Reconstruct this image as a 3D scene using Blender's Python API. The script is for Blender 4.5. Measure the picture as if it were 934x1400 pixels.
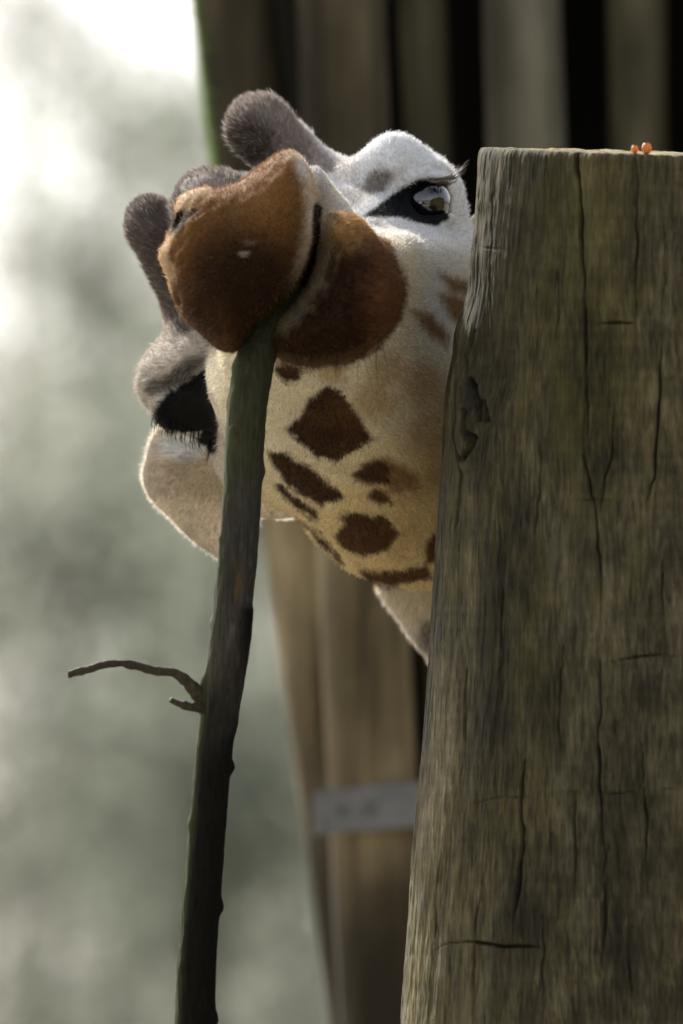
import bpy, bmesh, math, random
import numpy as np
from mathutils import Vector

for o in list(bpy.data.objects):
    bpy.data.objects.remove(o)
SC = bpy.context.scene
COL = SC.collection
R = math.radians
rng = np.random.default_rng(7)
random.seed(7)

# ------------------------------------------------------------------ camera
PITCH = R(5.5)
CAM_Z = 1.6
D0 = 8.0                       # metres to the giraffe's eyes
PX = 1690.0                    # photo pixels per metre at that distance
cam_d = bpy.data.cameras.new('camera')
cam = bpy.data.objects.new('camera', cam_d)
COL.objects.link(cam)
cam.location = (0, 0, CAM_Z)
cam.rotation_euler = (R(90) + PITCH, 0, 0)
cam_d.sensor_fit = 'HORIZONTAL'
cam_d.sensor_width = 24.0
cam_d.lens = 24.0 * D0 / (934 / PX)
cam_d.clip_start = 0.1
cam_d.clip_end = 6000
cam_d.dof.use_dof = True
cam_d.dof.focus_distance = D0 - 0.19
cam_d.dof.aperture_fstop = 6.0
cam_d.dof.aperture_blades = 9
SC.camera = cam

# ------------------------------------------------------------------ world and sun
SUN_EL, SUN_AZ = R(38), R(-27)          # azimuth from +Y (view direction) towards +X
W = bpy.data.worlds.new('World')
SC.world = W
W.use_nodes = True
nt = W.node_tree
nt.nodes.clear()
sky = nt.nodes.new('ShaderNodeTexSky')
sky.sky_type = 'NISHITA'
sky.sun_disc = False
sky.sun_elevation = SUN_EL
sky.sun_rotation = SUN_AZ
sky.air_density = 1.0
sky.dust_density = 4.0
sky.ozone_density = 1.0
bg = nt.nodes.new('ShaderNodeBackground')
bg.inputs['Strength'].default_value = 0.12
wo = nt.nodes.new('ShaderNodeOutputWorld')
hs = nt.nodes.new('ShaderNodeHueSaturation')          # thin high cloud: a whiter sky
hs.inputs['Saturation'].default_value = 0.38
nt.links.new(sky.outputs[0], hs.inputs['Color'])
nt.links.new(hs.outputs[0], bg.inputs['Color'])
nt.links.new(bg.outputs[0], wo.inputs['Surface'])

sun_d = bpy.data.lights.new('sun', 'SUN')
sun_d.energy = 3.2
sun_d.angle = R(2.5)
sun_d.color = (1.0, 0.95, 0.87)
sun = bpy.data.objects.new('sun', sun_d)
COL.objects.link(sun)
sd = Vector((math.sin(SUN_AZ) * math.cos(SUN_EL), math.cos(SUN_AZ) * math.cos(SUN_EL), math.sin(SUN_EL)))
sun.rotation_euler = (-sd).to_track_quat('-Z', 'Y').to_euler()
sun.location = (-20, 30, 40)

SC.view_settings.view_transform = 'Standard'
SC.view_settings.look = 'None'
SC.view_settings.gamma = 1
SC.view_settings.use_curve_mapping = False
SC.view_settings.exposure = 1.18
SC.render.engine = 'CYCLES'
SC.cycles.use_denoising = True
SC.cycles.max_bounces = 8
SC.cycles.transparent_max_bounces = 12

# ------------------------------------------------------------------ helpers
FWD = np.array([0, math.cos(PITCH), math.sin(PITCH)])
UPV = np.array([0, -math.sin(PITCH), math.cos(PITCH)])
CAMP = np.array([0, 0, CAM_Z])


def P(u, v, w):
    """model space (photo pixels across, photo pixels down, depth behind the eyes in 1/1690 m) -> world"""
    u = np.asarray(u, float); v = np.asarray(v, float); w = np.asarray(w, float)
    D = D0 + w / PX
    k = D / D0 / PX
    x = (u - 467) * k
    up = -(v - 700) * k
    return np.stack([x + 0 * D, D * FWD[1] + up * UPV[1], CAM_Z + D * FWD[2] + up * UPV[2]], -1)


def at(u, v, Y):
    """point of the vertical plane y = Y seen at photo pixel (u, v)"""
    dx = (u - 467) / PX / D0
    dz = -(v - 700) / PX / D0
    d = np.array([dx, 0, 0]) + FWD + dz * UPV
    return CAMP + d * (Y / d[1])


def link(o):
    COL.objects.link(o)
    return o


def fast_mesh(name, verts, faces, mat=None, smooth=True):
    """faces: (n,3) or (n,4) int array, or list of such arrays"""
    me = bpy.data.meshes.new(name)
    verts = np.asarray(verts, np.float32)
    fl = faces if isinstance(faces, list) else [faces]
    fl = [np.asarray(f, np.int32) for f in fl if len(f)]
    loops = np.concatenate([f.ravel() for f in fl])
    tot = np.concatenate([np.full(len(f), f.shape[1], np.int32) for f in fl])
    start = np.concatenate([[0], np.cumsum(tot)[:-1]]).astype(np.int32)
    me.vertices.add(len(verts)); me.vertices.foreach_set('co', verts.ravel())
    me.loops.add(len(loops)); me.loops.foreach_set('vertex_index', loops)
    me.polygons.add(len(tot)); me.polygons.foreach_set('loop_start', start)
    me.polygons.foreach_set('loop_total', tot)
    me.polygons.foreach_set('use_smooth', np.full(len(tot), smooth, bool))
    me.update(calc_edges=True)
    me.validate()
    if mat:
        me.materials.append(mat)
    return me


def obj(name, me, parent=None, loc=None, **props):
    o = bpy.data.objects.new(name, me)
    link(o)
    if parent:
        o.parent = parent
        o.matrix_parent_inverse = parent.matrix_basis.inverted()
    if loc is not None:
        o.location = loc
    for k, val in props.items():
        o[k] = val
    return o


def thing(name, label, category, loc=(0, 0, 0), group=None):
    o = bpy.data.objects.new(name, None)
    o.empty_display_size = 0.1
    o.location = loc
    link(o)
    o['label'] = label; o['category'] = category
    if group: o['group'] = group
    return o


def setcol(me, col, name='coat'):
    a = me.color_attributes.new(name, 'FLOAT_COLOR', 'POINT')
    c = np.ones((len(me.vertices), 4), np.float32)
    c[:, :3] = col
    a.data.foreach_set('color', c.ravel())


# value noise
_T = np.random.default_rng(3).random(65536).astype(np.float32)


def _h(i, j, k):
    return _T[(i * 73856093 ^ j * 19349663 ^ k * 83492791) & 65535]


def noise3(x, y, z):
    xi = np.floor(x).astype(np.int64); yi = np.floor(y).astype(np.int64); zi = np.floor(z).astype(np.int64)
    fx = x - xi; fy = y - yi; fz = z - zi
    fx = fx * fx * (3 - 2 * fx); fy = fy * fy * (3 - 2 * fy); fz = fz * fz * (3 - 2 * fz)
    r = 0
    for a in (0, 1):
        for b in (0, 1):
            for c in (0, 1):
                r = r + (fx if a else 1 - fx) * (fy if b else 1 - fy) * (fz if c else 1 - fz) * _h(xi + a, yi + b, zi + c)
    return r


def fbm(x, y, z, n=3):
    s = 0; a = 0.5; t = 0
    for i in range(n):
        s = s + a * noise3(x, y, z); t += a
        x, y, z, a = x * 2.03 + 11, y * 2.03 + 5, z * 2.03 + 7, a * 0.5
    return s / t * 2 - 1


def sstep(a, b, x):
    t = np.clip((x - a) / (b - a), 0, 1)
    return t * t * (3 - 2 * t)


def spline(pts, n=6, closed=True):
    p = np.array(pts, float)
    m = len(p); out = []
    rngi = range(m) if closed else range(m - 1)
    for i in rngi:
        if closed:
            a, b, c, d = p[i - 1], p[i], p[(i + 1) % m], p[(i + 2) % m]
        else:
            a, b, c, d = p[max(i - 1, 0)], p[i], p[i + 1], p[min(i + 2, m - 1)]
        for t in np.linspace(0, 1, n, endpoint=False):
            out.append(0.5 * (2 * b + (c - a) * t + (2 * a - 5 * b + 4 * c - d) * t * t + (3 * b - a - 3 * c + d) * t ** 3))
    if not closed:
        out.append(p[-1])
    return np.array(out)


def pdist(poly, x, y):
    """signed distance to a closed polygon, negative inside"""
    x = np.asarray(x, np.float32); y = np.asarray(y, np.float32)
    d = np.full(x.shape, 1e12, np.float32)
    ins = np.zeros(x.shape, bool)
    n = len(poly)
    for i in range(n):
        ax, ay = poly[i]; bx, by = poly[(i + 1) % n]
        ex, ey = bx - ax, by - ay
        L = ex * ex + ey * ey
        if L < 1e-9: continue
        wx, wy = x - ax, y - ay
        t = np.clip((wx * ex + wy * ey) / L, 0, 1)
        d = np.minimum(d, (wx - ex * t) ** 2 + (wy - ey * t) ** 2)
        c = (ay <= y) != (by <= y)
        if ey != 0:
            ins ^= c & (x < ax + (y - ay) * ex / ey)
    d = np.sqrt(d)
    return np.where(ins, -d, d)


def ldist(line, x, y):
    """distance to an open polyline"""
    d = np.full(np.shape(x), 1e12)
    for (ax, ay), (bx, by) in zip(line[:-1], line[1:]):
        ex, ey = bx - ax, by - ay
        L = ex * ex + ey * ey + 1e-9
        t = np.clip(((x - ax) * ex + (y - ay) * ey) / L, 0, 1)
        d = np.minimum(d, (x - ax - ex * t) ** 2 + (y - ay - ey * t) ** 2)
    return np.sqrt(d)


def tube(pts, rad, seg=12, rough=0.0, freq=1.0, caps=True):
    """verts, quads of a tube through world points with a radius per point"""
    pts = np.array(pts, float); rad = np.array(rad, float)
    n = len(pts)
    tan = np.gradient(pts, axis=0)
    tan /= np.linalg.norm(tan, axis=1)[:, None] + 1e-12
    ref = np.array([0.31, 0.92, 0.24])
    if abs(np.dot(ref / np.linalg.norm(ref), tan[0])) > 0.9: ref = np.array([1, 0.1, 0])
    V = []
    a = np.linspace(0, 2 * np.pi, seg, endpoint=False)
    for i in range(n):
        s = np.cross(tan[i], ref); s /= np.linalg.norm(s)
        t = np.cross(tan[i], s)
        rr = rad[i] * np.ones(seg)
        ring = np.cos(a)[:, None] * s + np.sin(a)[:, None] * t
        if rough:
            q = pts[i] * freq
            rr = rr * (1 + rough * fbm(q[0] + np.cos(a) * 1.3, q[1] + np.sin(a) * 1.3, q[2] + 0 * a, 3))
        V.append(pts[i] + ring * rr[:, None])
    V = np.concatenate(V)
    i = np.arange(n - 1)[:, None]; j = np.arange(seg)[None]
    j2 = (j + 1) % seg
    F = np.stack([i * seg + j, i * seg + j2, (i + 1) * seg + j2, (i + 1) * seg + j], -1).reshape(-1, 4)
    tris = []
    if caps:
        c0, c1 = len(V), len(V) + 1
        V = np.concatenate([V, [pts[0], pts[-1]]])
        jj = np.arange(seg); kk = (jj + 1) % seg
        tris = np.concatenate([np.stack([kk, jj, np.full(seg, c0)], -1),
                               np.stack([(n - 1) * seg + jj, (n - 1) * seg + kk, np.full(seg, c1)], -1)])
    return V, F, tris


class MB:
    """collects pieces into one mesh"""
    def __init__(s): s.v = []; s.q = []; s.t = []; s.n = 0
    def add(s, V, F, T=()):
        s.v.append(V)
        if len(F): s.q.append(np.asarray(F) + s.n)
        if len(T): s.t.append(np.asarray(T) + s.n)
        s.n += len(V)
    def mesh(s, name, mat, smooth=True):
        fl = []
        if s.q: fl.append(np.concatenate(s.q))
        if s.t: fl.append(np.concatenate(s.t))
        return fast_mesh(name, np.concatenate(s.v), fl, mat, smooth)


# ------------------------------------------------------------------ materials
def mat(name):
    m = bpy.data.materials.new(name)
    m.use_nodes = True
    n = m.node_tree.nodes; l = m.node_tree.links
    return m, n, l, n['Principled BSDF']


def nd(n, typ, **kw):
    x = n.new(typ)
    for k, v in kw.items():
        if k in x.inputs: x.inputs[k].default_value = v
        else: setattr(x, k, v)
    return x


def ramp(n, stops):
    r = n.new('ShaderNodeValToRGB')
    e = r.color_ramp.elements
    e[0].position, e[0].color = stops[0][0], (*stops[0][1], 1)
    e[1].position, e[1].color = stops[-1][0], (*stops[-1][1], 1)
    for p, c in stops[1:-1]:
        q = e.new(p); q.color = (*c, 1)
    return r


def wood_mat(name, stops, moss=None, moss_amt=0.5, scale=1.0, rough=0.85, bump=0.5, fine=(70, 4.0), vert_tint=False, patchy=0.42, stain=False):
    m, n, l, b = mat(name)
    tc = n.new('ShaderNodeTexCoord')
    mp = nd(n, 'ShaderNodeMapping'); mp.inputs['Scale'].default_value = (fine[0] * scale, fine[0] * scale, fine[1] * scale)
    l.new(tc.outputs['Object'], mp.inputs[0])
    n1 = nd(n, 'ShaderNodeTexNoise', Scale=1.0, Detail=8.0, Roughness=0.68, Distortion=0.5)
    l.new(mp.outputs[0], n1.inputs['Vector'])
    mp2 = nd(n, 'ShaderNodeMapping'); mp2.inputs['Scale'].default_value = ((16 if stain else 9) * scale, (16 if stain else 9) * scale, 4.5 * scale)
    l.new(tc.outputs['Object'], mp2.inputs[0])
    n2 = nd(n, 'ShaderNodeTexNoise', Scale=1.0, Detail=5.0, Roughness=0.6)
    l.new(mp2.outputs[0], n2.inputs['Vector'])
    mx = nd(n, 'ShaderNodeMix', data_type='FLOAT'); mx.inputs[0].default_value = patchy
    l.new(n1.outputs[0], mx.inputs[2]); l.new(n2.outputs[0], mx.inputs[3])
    r = ramp(n, stops)
    l.new(mx.outputs[0], r.inputs[0])
    last = r.outputs[0]
    if moss:
        n3 = nd(n, 'ShaderNodeTexNoise', Scale=3.3 * scale, Detail=6.0, Roughness=0.7)
        mp3 = nd(n, 'ShaderNodeMapping'); mp3.inputs['Scale'].default_value = (2.0, 2.0, 0.8)
        mp3.inputs['Location'].default_value = (4.2, 0, 1.3)
        l.new(tc.outputs['Object'], mp3.inputs[0]); l.new(mp3.outputs[0], n3.inputs['Vector'])
        r3 = nd(n, 'ShaderNodeMapRange'); r3.inputs[1].default_value = 0.42; r3.inputs[2].default_value = 0.62
        r3.inputs[4].default_value = moss_amt
        l.new(n3.outputs[0], r3.inputs[0])
        mul = nd(n, 'ShaderNodeMix', data_type='RGBA', blend_type='MIX')
        l.new(r3.outputs[0], mul.inputs[0]); l.new(last, mul.inputs[6])
        mm = nd(n, 'ShaderNodeMix', data_type='RGBA', blend_type='MULTIPLY'); mm.inputs[0].default_value = 1
        l.new(last, mm.inputs[6]); mm.inputs[7].default_value = (*moss, 1)
        l.new(mm.outputs[2], mul.inputs[7])
        last = mul.outputs[2]
    if stain:                                    # yellow-green algae bloom in small broken flecks
        n4 = nd(n, 'ShaderNodeTexNoise', Scale=1.0, Detail=9.0, Roughness=0.75, Distortion=0.6)
        mp4 = nd(n, 'ShaderNodeMapping'); mp4.inputs['Scale'].default_value = (26, 26, 9); mp4.inputs['Location'].default_value = (1.3, 4.0, 2.2)
        l.new(tc.outputs['Object'], mp4.inputs[0]); l.new(mp4.outputs[0], n4.inputs['Vector'])
        n5 = nd(n, 'ShaderNodeTexNoise', Scale=4.2, Detail=3.0); l.new(tc.outputs['Object'], n5.inputs['Vector'])
        ad = nd(n, 'ShaderNodeMath', operation='ADD'); l.new(n4.outputs[0], ad.inputs[0]); l.new(n5.outputs[0], ad.inputs[1])
        r5 = nd(n, 'ShaderNodeMapRange'); r5.inputs[1].default_value = 0.97; r5.inputs[2].default_value = 1.18; r5.inputs[4].default_value = 0.48
        l.new(ad.outputs[0], r5.inputs[0])
        m5 = nd(n, 'ShaderNodeMix', data_type='RGBA'); l.new(r5.outputs[0], m5.inputs[0]); l.new(last, m5.inputs[6])
        m5.inputs[7].default_value = (0.098, 0.088, 0.022, 1)
        last = m5.outputs[2]
    if vert_tint:
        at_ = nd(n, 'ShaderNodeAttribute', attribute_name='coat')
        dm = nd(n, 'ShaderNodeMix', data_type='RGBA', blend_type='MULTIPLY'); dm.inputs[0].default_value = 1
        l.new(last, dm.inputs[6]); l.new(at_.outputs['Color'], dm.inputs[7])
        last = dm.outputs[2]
    l.new(last, b.inputs['Base Color'])
    b.inputs['Roughness'].default_value = rough
    b.inputs['Specular IOR Level'].default_value = 0.25
    bp = nd(n, 'ShaderNodeBump', Strength=bump, Distance=0.004)
    l.new(n1.outputs[0], bp.inputs['Height'])
    l.new(bp.outputs[0], b.inputs['Normal'])
    return m


M = {}
M['post'] = wood_mat('weathered_post_wood', [(0.35, (0.007, 0.0055, 0.003)), (0.44, (0.029, 0.024, 0.0125)),
                                            (0.52, (0.066, 0.055, 0.029)), (0.61, (0.125, 0.106, 0.065)), (0.71, (0.29, 0.255, 0.175))],
                     moss=(0.85, 0.80, 0.34), moss_amt=0.55, fine=(320, 46), vert_tint=True, bump=0.7, patchy=0.48, stain=True)
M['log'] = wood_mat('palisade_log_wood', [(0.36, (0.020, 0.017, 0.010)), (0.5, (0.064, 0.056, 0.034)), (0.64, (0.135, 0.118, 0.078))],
                    moss=(0.8, 0.85, 0.5), moss_amt=0.6, scale=0.5, fine=(50, 3), patchy=0.5, vert_tint=True)
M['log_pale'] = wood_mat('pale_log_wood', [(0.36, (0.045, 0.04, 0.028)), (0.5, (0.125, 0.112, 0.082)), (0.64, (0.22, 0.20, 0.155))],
                         moss=(0.85, 0.88, 0.6), moss_amt=0.5, scale=0.5, fine=(50, 3), patchy=0.5, vert_tint=True)
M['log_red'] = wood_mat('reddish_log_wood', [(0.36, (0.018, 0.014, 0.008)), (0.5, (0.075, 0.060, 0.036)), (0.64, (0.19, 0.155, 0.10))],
                        moss=(0.62, 0.55, 0.42), moss_amt=0.9, scale=0.5, fine=(50, 3), patchy=0.5, vert_tint=True)
M['dark_wood'] = wood_mat('added_dark_boards', [(0.3, (0.03, 0.026, 0.018)), (0.7, (0.085, 0.075, 0.052))], scale=0.6)


def simple(name, c, rough=0.7, metal=0.0, nscale=30, var=0.25, bump=0.0, spec=0.4):
    m, n, l, b = mat(name)
    tc = n.new('ShaderNodeTexCoord')
    nz = nd(n, 'ShaderNodeTexNoise', Scale=nscale, Detail=5.0, Roughness=0.6)
    l.new(tc.outputs['Object'], nz.inputs['Vector'])
    c = np.array(c)
    r = ramp(n, [(0.3, tuple(c * (1 - var))), (0.7, tuple(np.minimum(c * (1 + var), 1)))])
    l.new(nz.outputs[0], r.inputs[0]); l.new(r.outputs[0], b.inputs['Base Color'])
    b.inputs['Roughness'].default_value = rough; b.inputs['Metallic'].default_value = metal
    b.inputs['Specular IOR Level'].default_value = spec
    if bump:
        bp = nd(n, 'ShaderNodeBump', Strength=bump, Distance=0.003)
        l.new(nz.outputs[0], bp.inputs['Height']); l.new(bp.outputs[0], b.inputs['Normal'])
    return m


M['strap'] = simple('galvanised_steel', (0.17, 0.167, 0.158), 0.75, 0.1, 40)
M['bolt'] = simple('rusty_bolt', (0.125, 0.118, 0.105), 0.75, 0.1, 60)
M['berry'] = simple('orange_berry_skin', (0.70, 0.19, 0.035), 0.55, 0, 200, 0.35)
M['ground'] = simple('sandy_ground', (0.22, 0.20, 0.15), 0.95, 0, 0.7, 0.35, 0.3)
M['grass'] = simple('dry_grass', (0.16, 0.17, 0.07), 0.9, 0, 3, 0.4)
M['hill'] = simple('far_hill_meadow', (0.12, 0.14, 0.07), 0.95, 0, 0.05, 0.3)


def leaf_mat(name, c, tr=0.45):
    m, n, l, b = mat(name)
    nz = nd(n, 'ShaderNodeTexNoise', Scale=2.2, Detail=3.0)
    tc = n.new('ShaderNodeTexCoord'); l.new(tc.outputs['Object'], nz.inputs['Vector'])
    c = np.array(c)
    r = ramp(n, [(0.3, tuple(c * 0.6)), (0.7, tuple(c * 1.4))])
    l.new(nz.outputs[0], r.inputs[0]); l.new(r.outputs[0], b.inputs['Base Color'])
    b.inputs['Roughness'].default_value = 0.6
    t = n.new('ShaderNodeBsdfTranslucent'); l.new(r.outputs[0], t.inputs[0])
    ms = n.new('ShaderNodeMixShader'); ms.inputs[0].default_value = tr
    l.new(b.outputs[0], ms.inputs[1]); l.new(t.outputs[0], ms.inputs[2])
    l.new(ms.outputs[0], n['Material Output'].inputs['Surface'])
    return m


M['leaf_green'] = leaf_mat('grey_green_leaves', (0.21, 0.23, 0.18), 0.6)
M['leaf_pale'] = leaf_mat('pale_dry_leaves', (0.32, 0.32, 0.275), 0.6)
M['moss'] = leaf_mat('green_moss', (0.13, 0.20, 0.045), 0.55)
M['tree_bark'] = simple('grey_green_bark', (0.11, 0.115, 0.085), 0.9, 0, 9, 0.4, 0.4)


def coat_mat(name, hair=False, tr=0.35):
    m, n, l, b = mat(name)
    a = nd(n, 'ShaderNodeAttribute', attribute_name='coat')
    last = a.outputs['Color']
    if not hair:
        tc = n.new('ShaderNodeTexCoord')
        nz = nd(n, 'ShaderNodeTexNoise', Scale=420.0, Detail=3.0, Roughness=0.7)
        l.new(tc.outputs['Object'], nz.inputs['Vector'])
        mr = nd(n, 'ShaderNodeMapRange'); mr.inputs[1].default_value = 0.3; mr.inputs[2].default_value = 0.7
        mr.inputs[3].default_value = 0.7; mr.inputs[4].default_value = 1.1
        l.new(nz.outputs[0], mr.inputs[0])
        mm = nd(n, 'ShaderNodeMix', data_type='RGBA', blend_type='MULTIPLY'); mm.inputs[0].default_value = 1
        l.new(last, mm.inputs[6]); l.new(mr.outputs[0], mm.inputs[7])
        last = mm.outputs[2]
        bp = nd(n, 'ShaderNodeBump', Strength=0.4, Distance=0.0015)
        l.new(nz.outputs[0], bp.inputs['Height']); l.new(bp.outputs[0], b.inputs['Normal'])
    l.new(last, b.inputs['Base Color'])
    b.inputs['Roughness'].default_value = 0.6 if hair else 0.8
    b.inputs['Specular IOR Level'].default_value = 0.10
    if hair or tr:
        t = n.new('ShaderNodeBsdfTranslucent'); l.new(last, t.inputs[0])
        ms = n.new('ShaderNodeMixShader'); ms.inputs[0].default_value = tr
        l.new(b.outputs[0], ms.inputs[1]); l.new(t.outputs[0], ms.inputs[2])
        l.new(ms.outputs[0], n['Material Output'].inputs['Surface'])
    return m


M['coat'] = coat_mat('giraffe_coat', False, 0.0)
M['hair'] = coat_mat('giraffe_hair', True, 0.45)
M['hair_pale'] = coat_mat('giraffe_guard_hair', True, 0.6)
M['ear'] = coat_mat('giraffe_ear_skin', False, 0.42)
me_, n_, l_, b_ = mat('wet_dark_eye')
b_.inputs['Base Color'].default_value = (0.006, 0.006, 0.007, 1)
b_.inputs['Roughness'].default_value = 0.05
b_.inputs['Specular IOR Level'].default_value = 1.0
b_.inputs['Coat Weight'].default_value = 1.0
b_.inputs['Coat Roughness'].default_value = 0.02
M['eye'] = me_
M['lash'] = simple('lash_hair', (0.012, 0.010, 0.009), 0.8, 0, 300, 0.3, 0, 0.05)
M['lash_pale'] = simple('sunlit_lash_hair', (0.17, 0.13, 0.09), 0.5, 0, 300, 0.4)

M['branch'] = wood_mat('branch_bark', [(0.30, (0.35, 0.35, 0.35)), (0.5, (0.95, 0.95, 0.95)), (0.70, (1.9, 1.85, 1.8))],
                       scale=1.0, rough=0.75, bump=0.9, fine=(420, 40), vert_tint=True)
M['branch'].node_tree.nodes['Principled BSDF'].inputs['Specular IOR Level'].default_value = 0.08
M['twig'] = wood_mat('twig_bark', [(0.3, (0.012, 0.009, 0.005)), (0.7, (0.075, 0.058, 0.036))], scale=4, rough=0.7)

# ------------------------------------------------------------------ setting: ground and hills
gb = bmesh.new()
bmesh.ops.create_grid(gb, x_segments=120, y_segments=120, size=1500)
for v in gb.verts:
    r = math.hypot(v.co.x, v.co.y)
    v.co.z = 0.0 if r < 30 else min(1.0, (r - 30) / 200) * 2.0 * (math.sin(v.co.x * .013) * math.cos(v.co.y * .017))
    if abs(v.co.x) < 40 and -20 < v.co.y < 60: v.co.z = 0
gm = bpy.data.meshes.new('ground'); gb.to_mesh(gm); gb.free(); gm.materials.append(M['ground'])
obj('ground', gm, None, kind='structure')

# ------------------------------------------------------------------ setting: palisade shelter behind
YL = 9.85
ORG_S = at(467, 0, YL); ORG_S[2] = 0
shelter = thing('palisade_shelter', 'dark shelter of upright leaning round logs with unseen added boards, strapped with a metal band, behind the giraffe',
                'palisade', tuple(ORG_S))


def log_axis(u0, v0, u1, v1, Y, ztop, zbot=-0.05):
    a, b = at(u0, v0, Y), at(u1, v1, Y)
    d = (a - b) / (a[2] - b[2])
    return b + d * (zbot - b[2]), b + d * (ztop - b[2])


def log_mesh(p0, p1, r0, r1, seed, mtl, knots=()):
    n, seg = 90, 40
    t = np.linspace(0, 1, n)
    pts = p0 + (p1 - p0) * t[:, None]
    pts[:, 0] += 0.008 * np.sin(t * 7 + seed)
    a = np.linspace(0, 2 * np.pi, seg, endpoint=False)
    V = []
    for i in range(n):
        rr = (r0 + (r1 - r0) * t[i]) * (1 + 0.05 * fbm(np.cos(a) * 1.2 + seed * 9, np.sin(a) * 1.2, np.full(seg, t[i] * 14), 3)
                                        + 0.025 * fbm(np.cos(a) * 7 + seed * 9, np.sin(a) * 7, np.full(seg, t[i] * 6), 2))
        for kt, ka in knots:
            g = np.exp(-((t[i] - kt) / 0.012) ** 2 - ((np.cos(a - ka) - 1) / 0.05) ** 2)
            rr = rr - 0.012 * g
        V.append(np.stack([pts[i, 0] + np.cos(a) * rr, pts[i, 1] + np.sin(a) * rr, np.full(seg, pts[i, 2])], -1))
    V = np.concatenate(V)
    i = np.arange(n - 1)[:, None]; j = np.arange(seg)[None]; j2 = (j + 1) % seg
    F = np.stack([i * seg + j, i * seg + j2, (i + 1) * seg + j2, (i + 1) * seg + j], -1).reshape(-1, 4)
    V = np.concatenate([V, [pts[0], pts[-1]]])
    jj = np.arange(seg); kk = (jj + 1) % seg
    T = np.concatenate([np.stack([kk, jj, np.full(seg, n * seg)], -1),
                        np.stack([(n - 1) * seg + jj, (n - 1) * seg + kk, np.full(seg, n * seg + 1)], -1)])
    me = fast_mesh('log', V, [F, T], mtl)
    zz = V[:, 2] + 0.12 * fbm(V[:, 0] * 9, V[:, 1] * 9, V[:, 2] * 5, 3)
    mid_pale = sstep(2.9, 2.62, zz) * sstep(2.16, 2.28, zz)  # logs paler over a middle stretch of their height
    low_dark = 0.55 + 0.45 * sstep(2.16, 2.28, zz)  # darker below that stretch
    setcol(me, (np.array([0.95, 0.95, 0.9]) * (1 + mid_pale * 1.4)[:, None] * low_dark[:, None]) * np.clip(1 + 0.9 * fbm(V[:, 0] * 30, V[:, 1] * 30, V[:, 2] * 9, 3), .25, 2)[:, None])
    return me


PXL = PX * D0 / YL
LOGS = [  # u at v=0, u at v=1400, width, depth offset, material
    (331, 507, 112, 0.03, 'log_red'), (462, 536, 124, -0.05, 'log_red'), (567, 622, 72, 0.06, 'log'),
    (720, 752, 110, 0.0, 'log_pale'), (880, 896, 84, 0.05, 'log'), (1000, 1010, 110, 0.0, 'log'),  # log_pale makes the more strongly lit log brighter by colour
    (1125, 1130, 96, 0.04, 'log_pale'), (1245, 1245, 112, 0.0, 'log_red'), (1370, 1365, 100, 0.03, 'log'),
    (1490, 1480, 112, 0.0, 'log'), (1615, 1600, 96, 0.04, 'log_pale'), (1740, 1720, 110, 0.0, 'log')]
for i, (ua, ub, wd, dy, mk) in enumerate(LOGS):
    p0, p1 = log_axis(ua, 0, ub, 1400, YL + dy, 4.3 + 0.15 * math.sin(i * 2.1))
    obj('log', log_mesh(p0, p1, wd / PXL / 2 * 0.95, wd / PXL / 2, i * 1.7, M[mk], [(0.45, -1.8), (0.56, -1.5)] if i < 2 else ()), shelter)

# moss tufts on the weather side of the end log
first_log = [c for c in shelter.children if c.name.startswith('log')][0]
p0, p1 = log_axis(331, 0, 507, 1400, YL + 0.03, 4.3)
rm = np.random.default_rng(31); nm = 9000
zt = rm.uniform(2.55, 3.5, nm); tt_ = (zt - p0[2]) / (p1[2] - p0[2])
cx = p0 + (p1 - p0) * tt_[:, None]; cx[:, 0] += 0.008 * np.sin(tt_ * 7)
aa = rm.normal(np.pi, 0.30, nm); r0_ = 112 / PXL / 2 * 0.97
bse = cx + np.stack([np.cos(aa) * r0_, np.sin(aa) * r0_, 0 * aa], -1)
dr = np.stack([np.cos(aa), np.sin(aa), rm.normal(0.3, .5, nm)], -1) + rm.normal(0, .4, (nm, 3))
tip = bse + dr * rm.uniform(0.002, 0.008, nm)[:, None]
sx = np.cross(dr, rm.normal(0, 1, (nm, 3))); sx = sx / np.linalg.norm(sx, axis=1)[:, None] * 0.0012
qm = np.stack([bse - sx, bse + sx, tip], 1).reshape(-1, 3)
mo = bpy.data.objects.new('moss', fast_mesh('moss', qm - ORG_S, np.arange(nm * 3).reshape(-1, 3), M['moss'], False))
link(mo); mo.parent = first_log; mo.location = tuple(ORG_S)
mo['kind'] = 'stuff'

# unseen back, roof and side boards, added to keep the log gaps dark
def box_mesh(name, corners8, mtl):
    F = np.array([[0, 3, 2, 1], [4, 5, 6, 7], [0, 1, 5, 4], [1, 2, 6, 5], [2, 3, 7, 6], [3, 0, 4, 7]])
    return fast_mesh(name, np.array(corners8), F, mtl, smooth=False)


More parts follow.
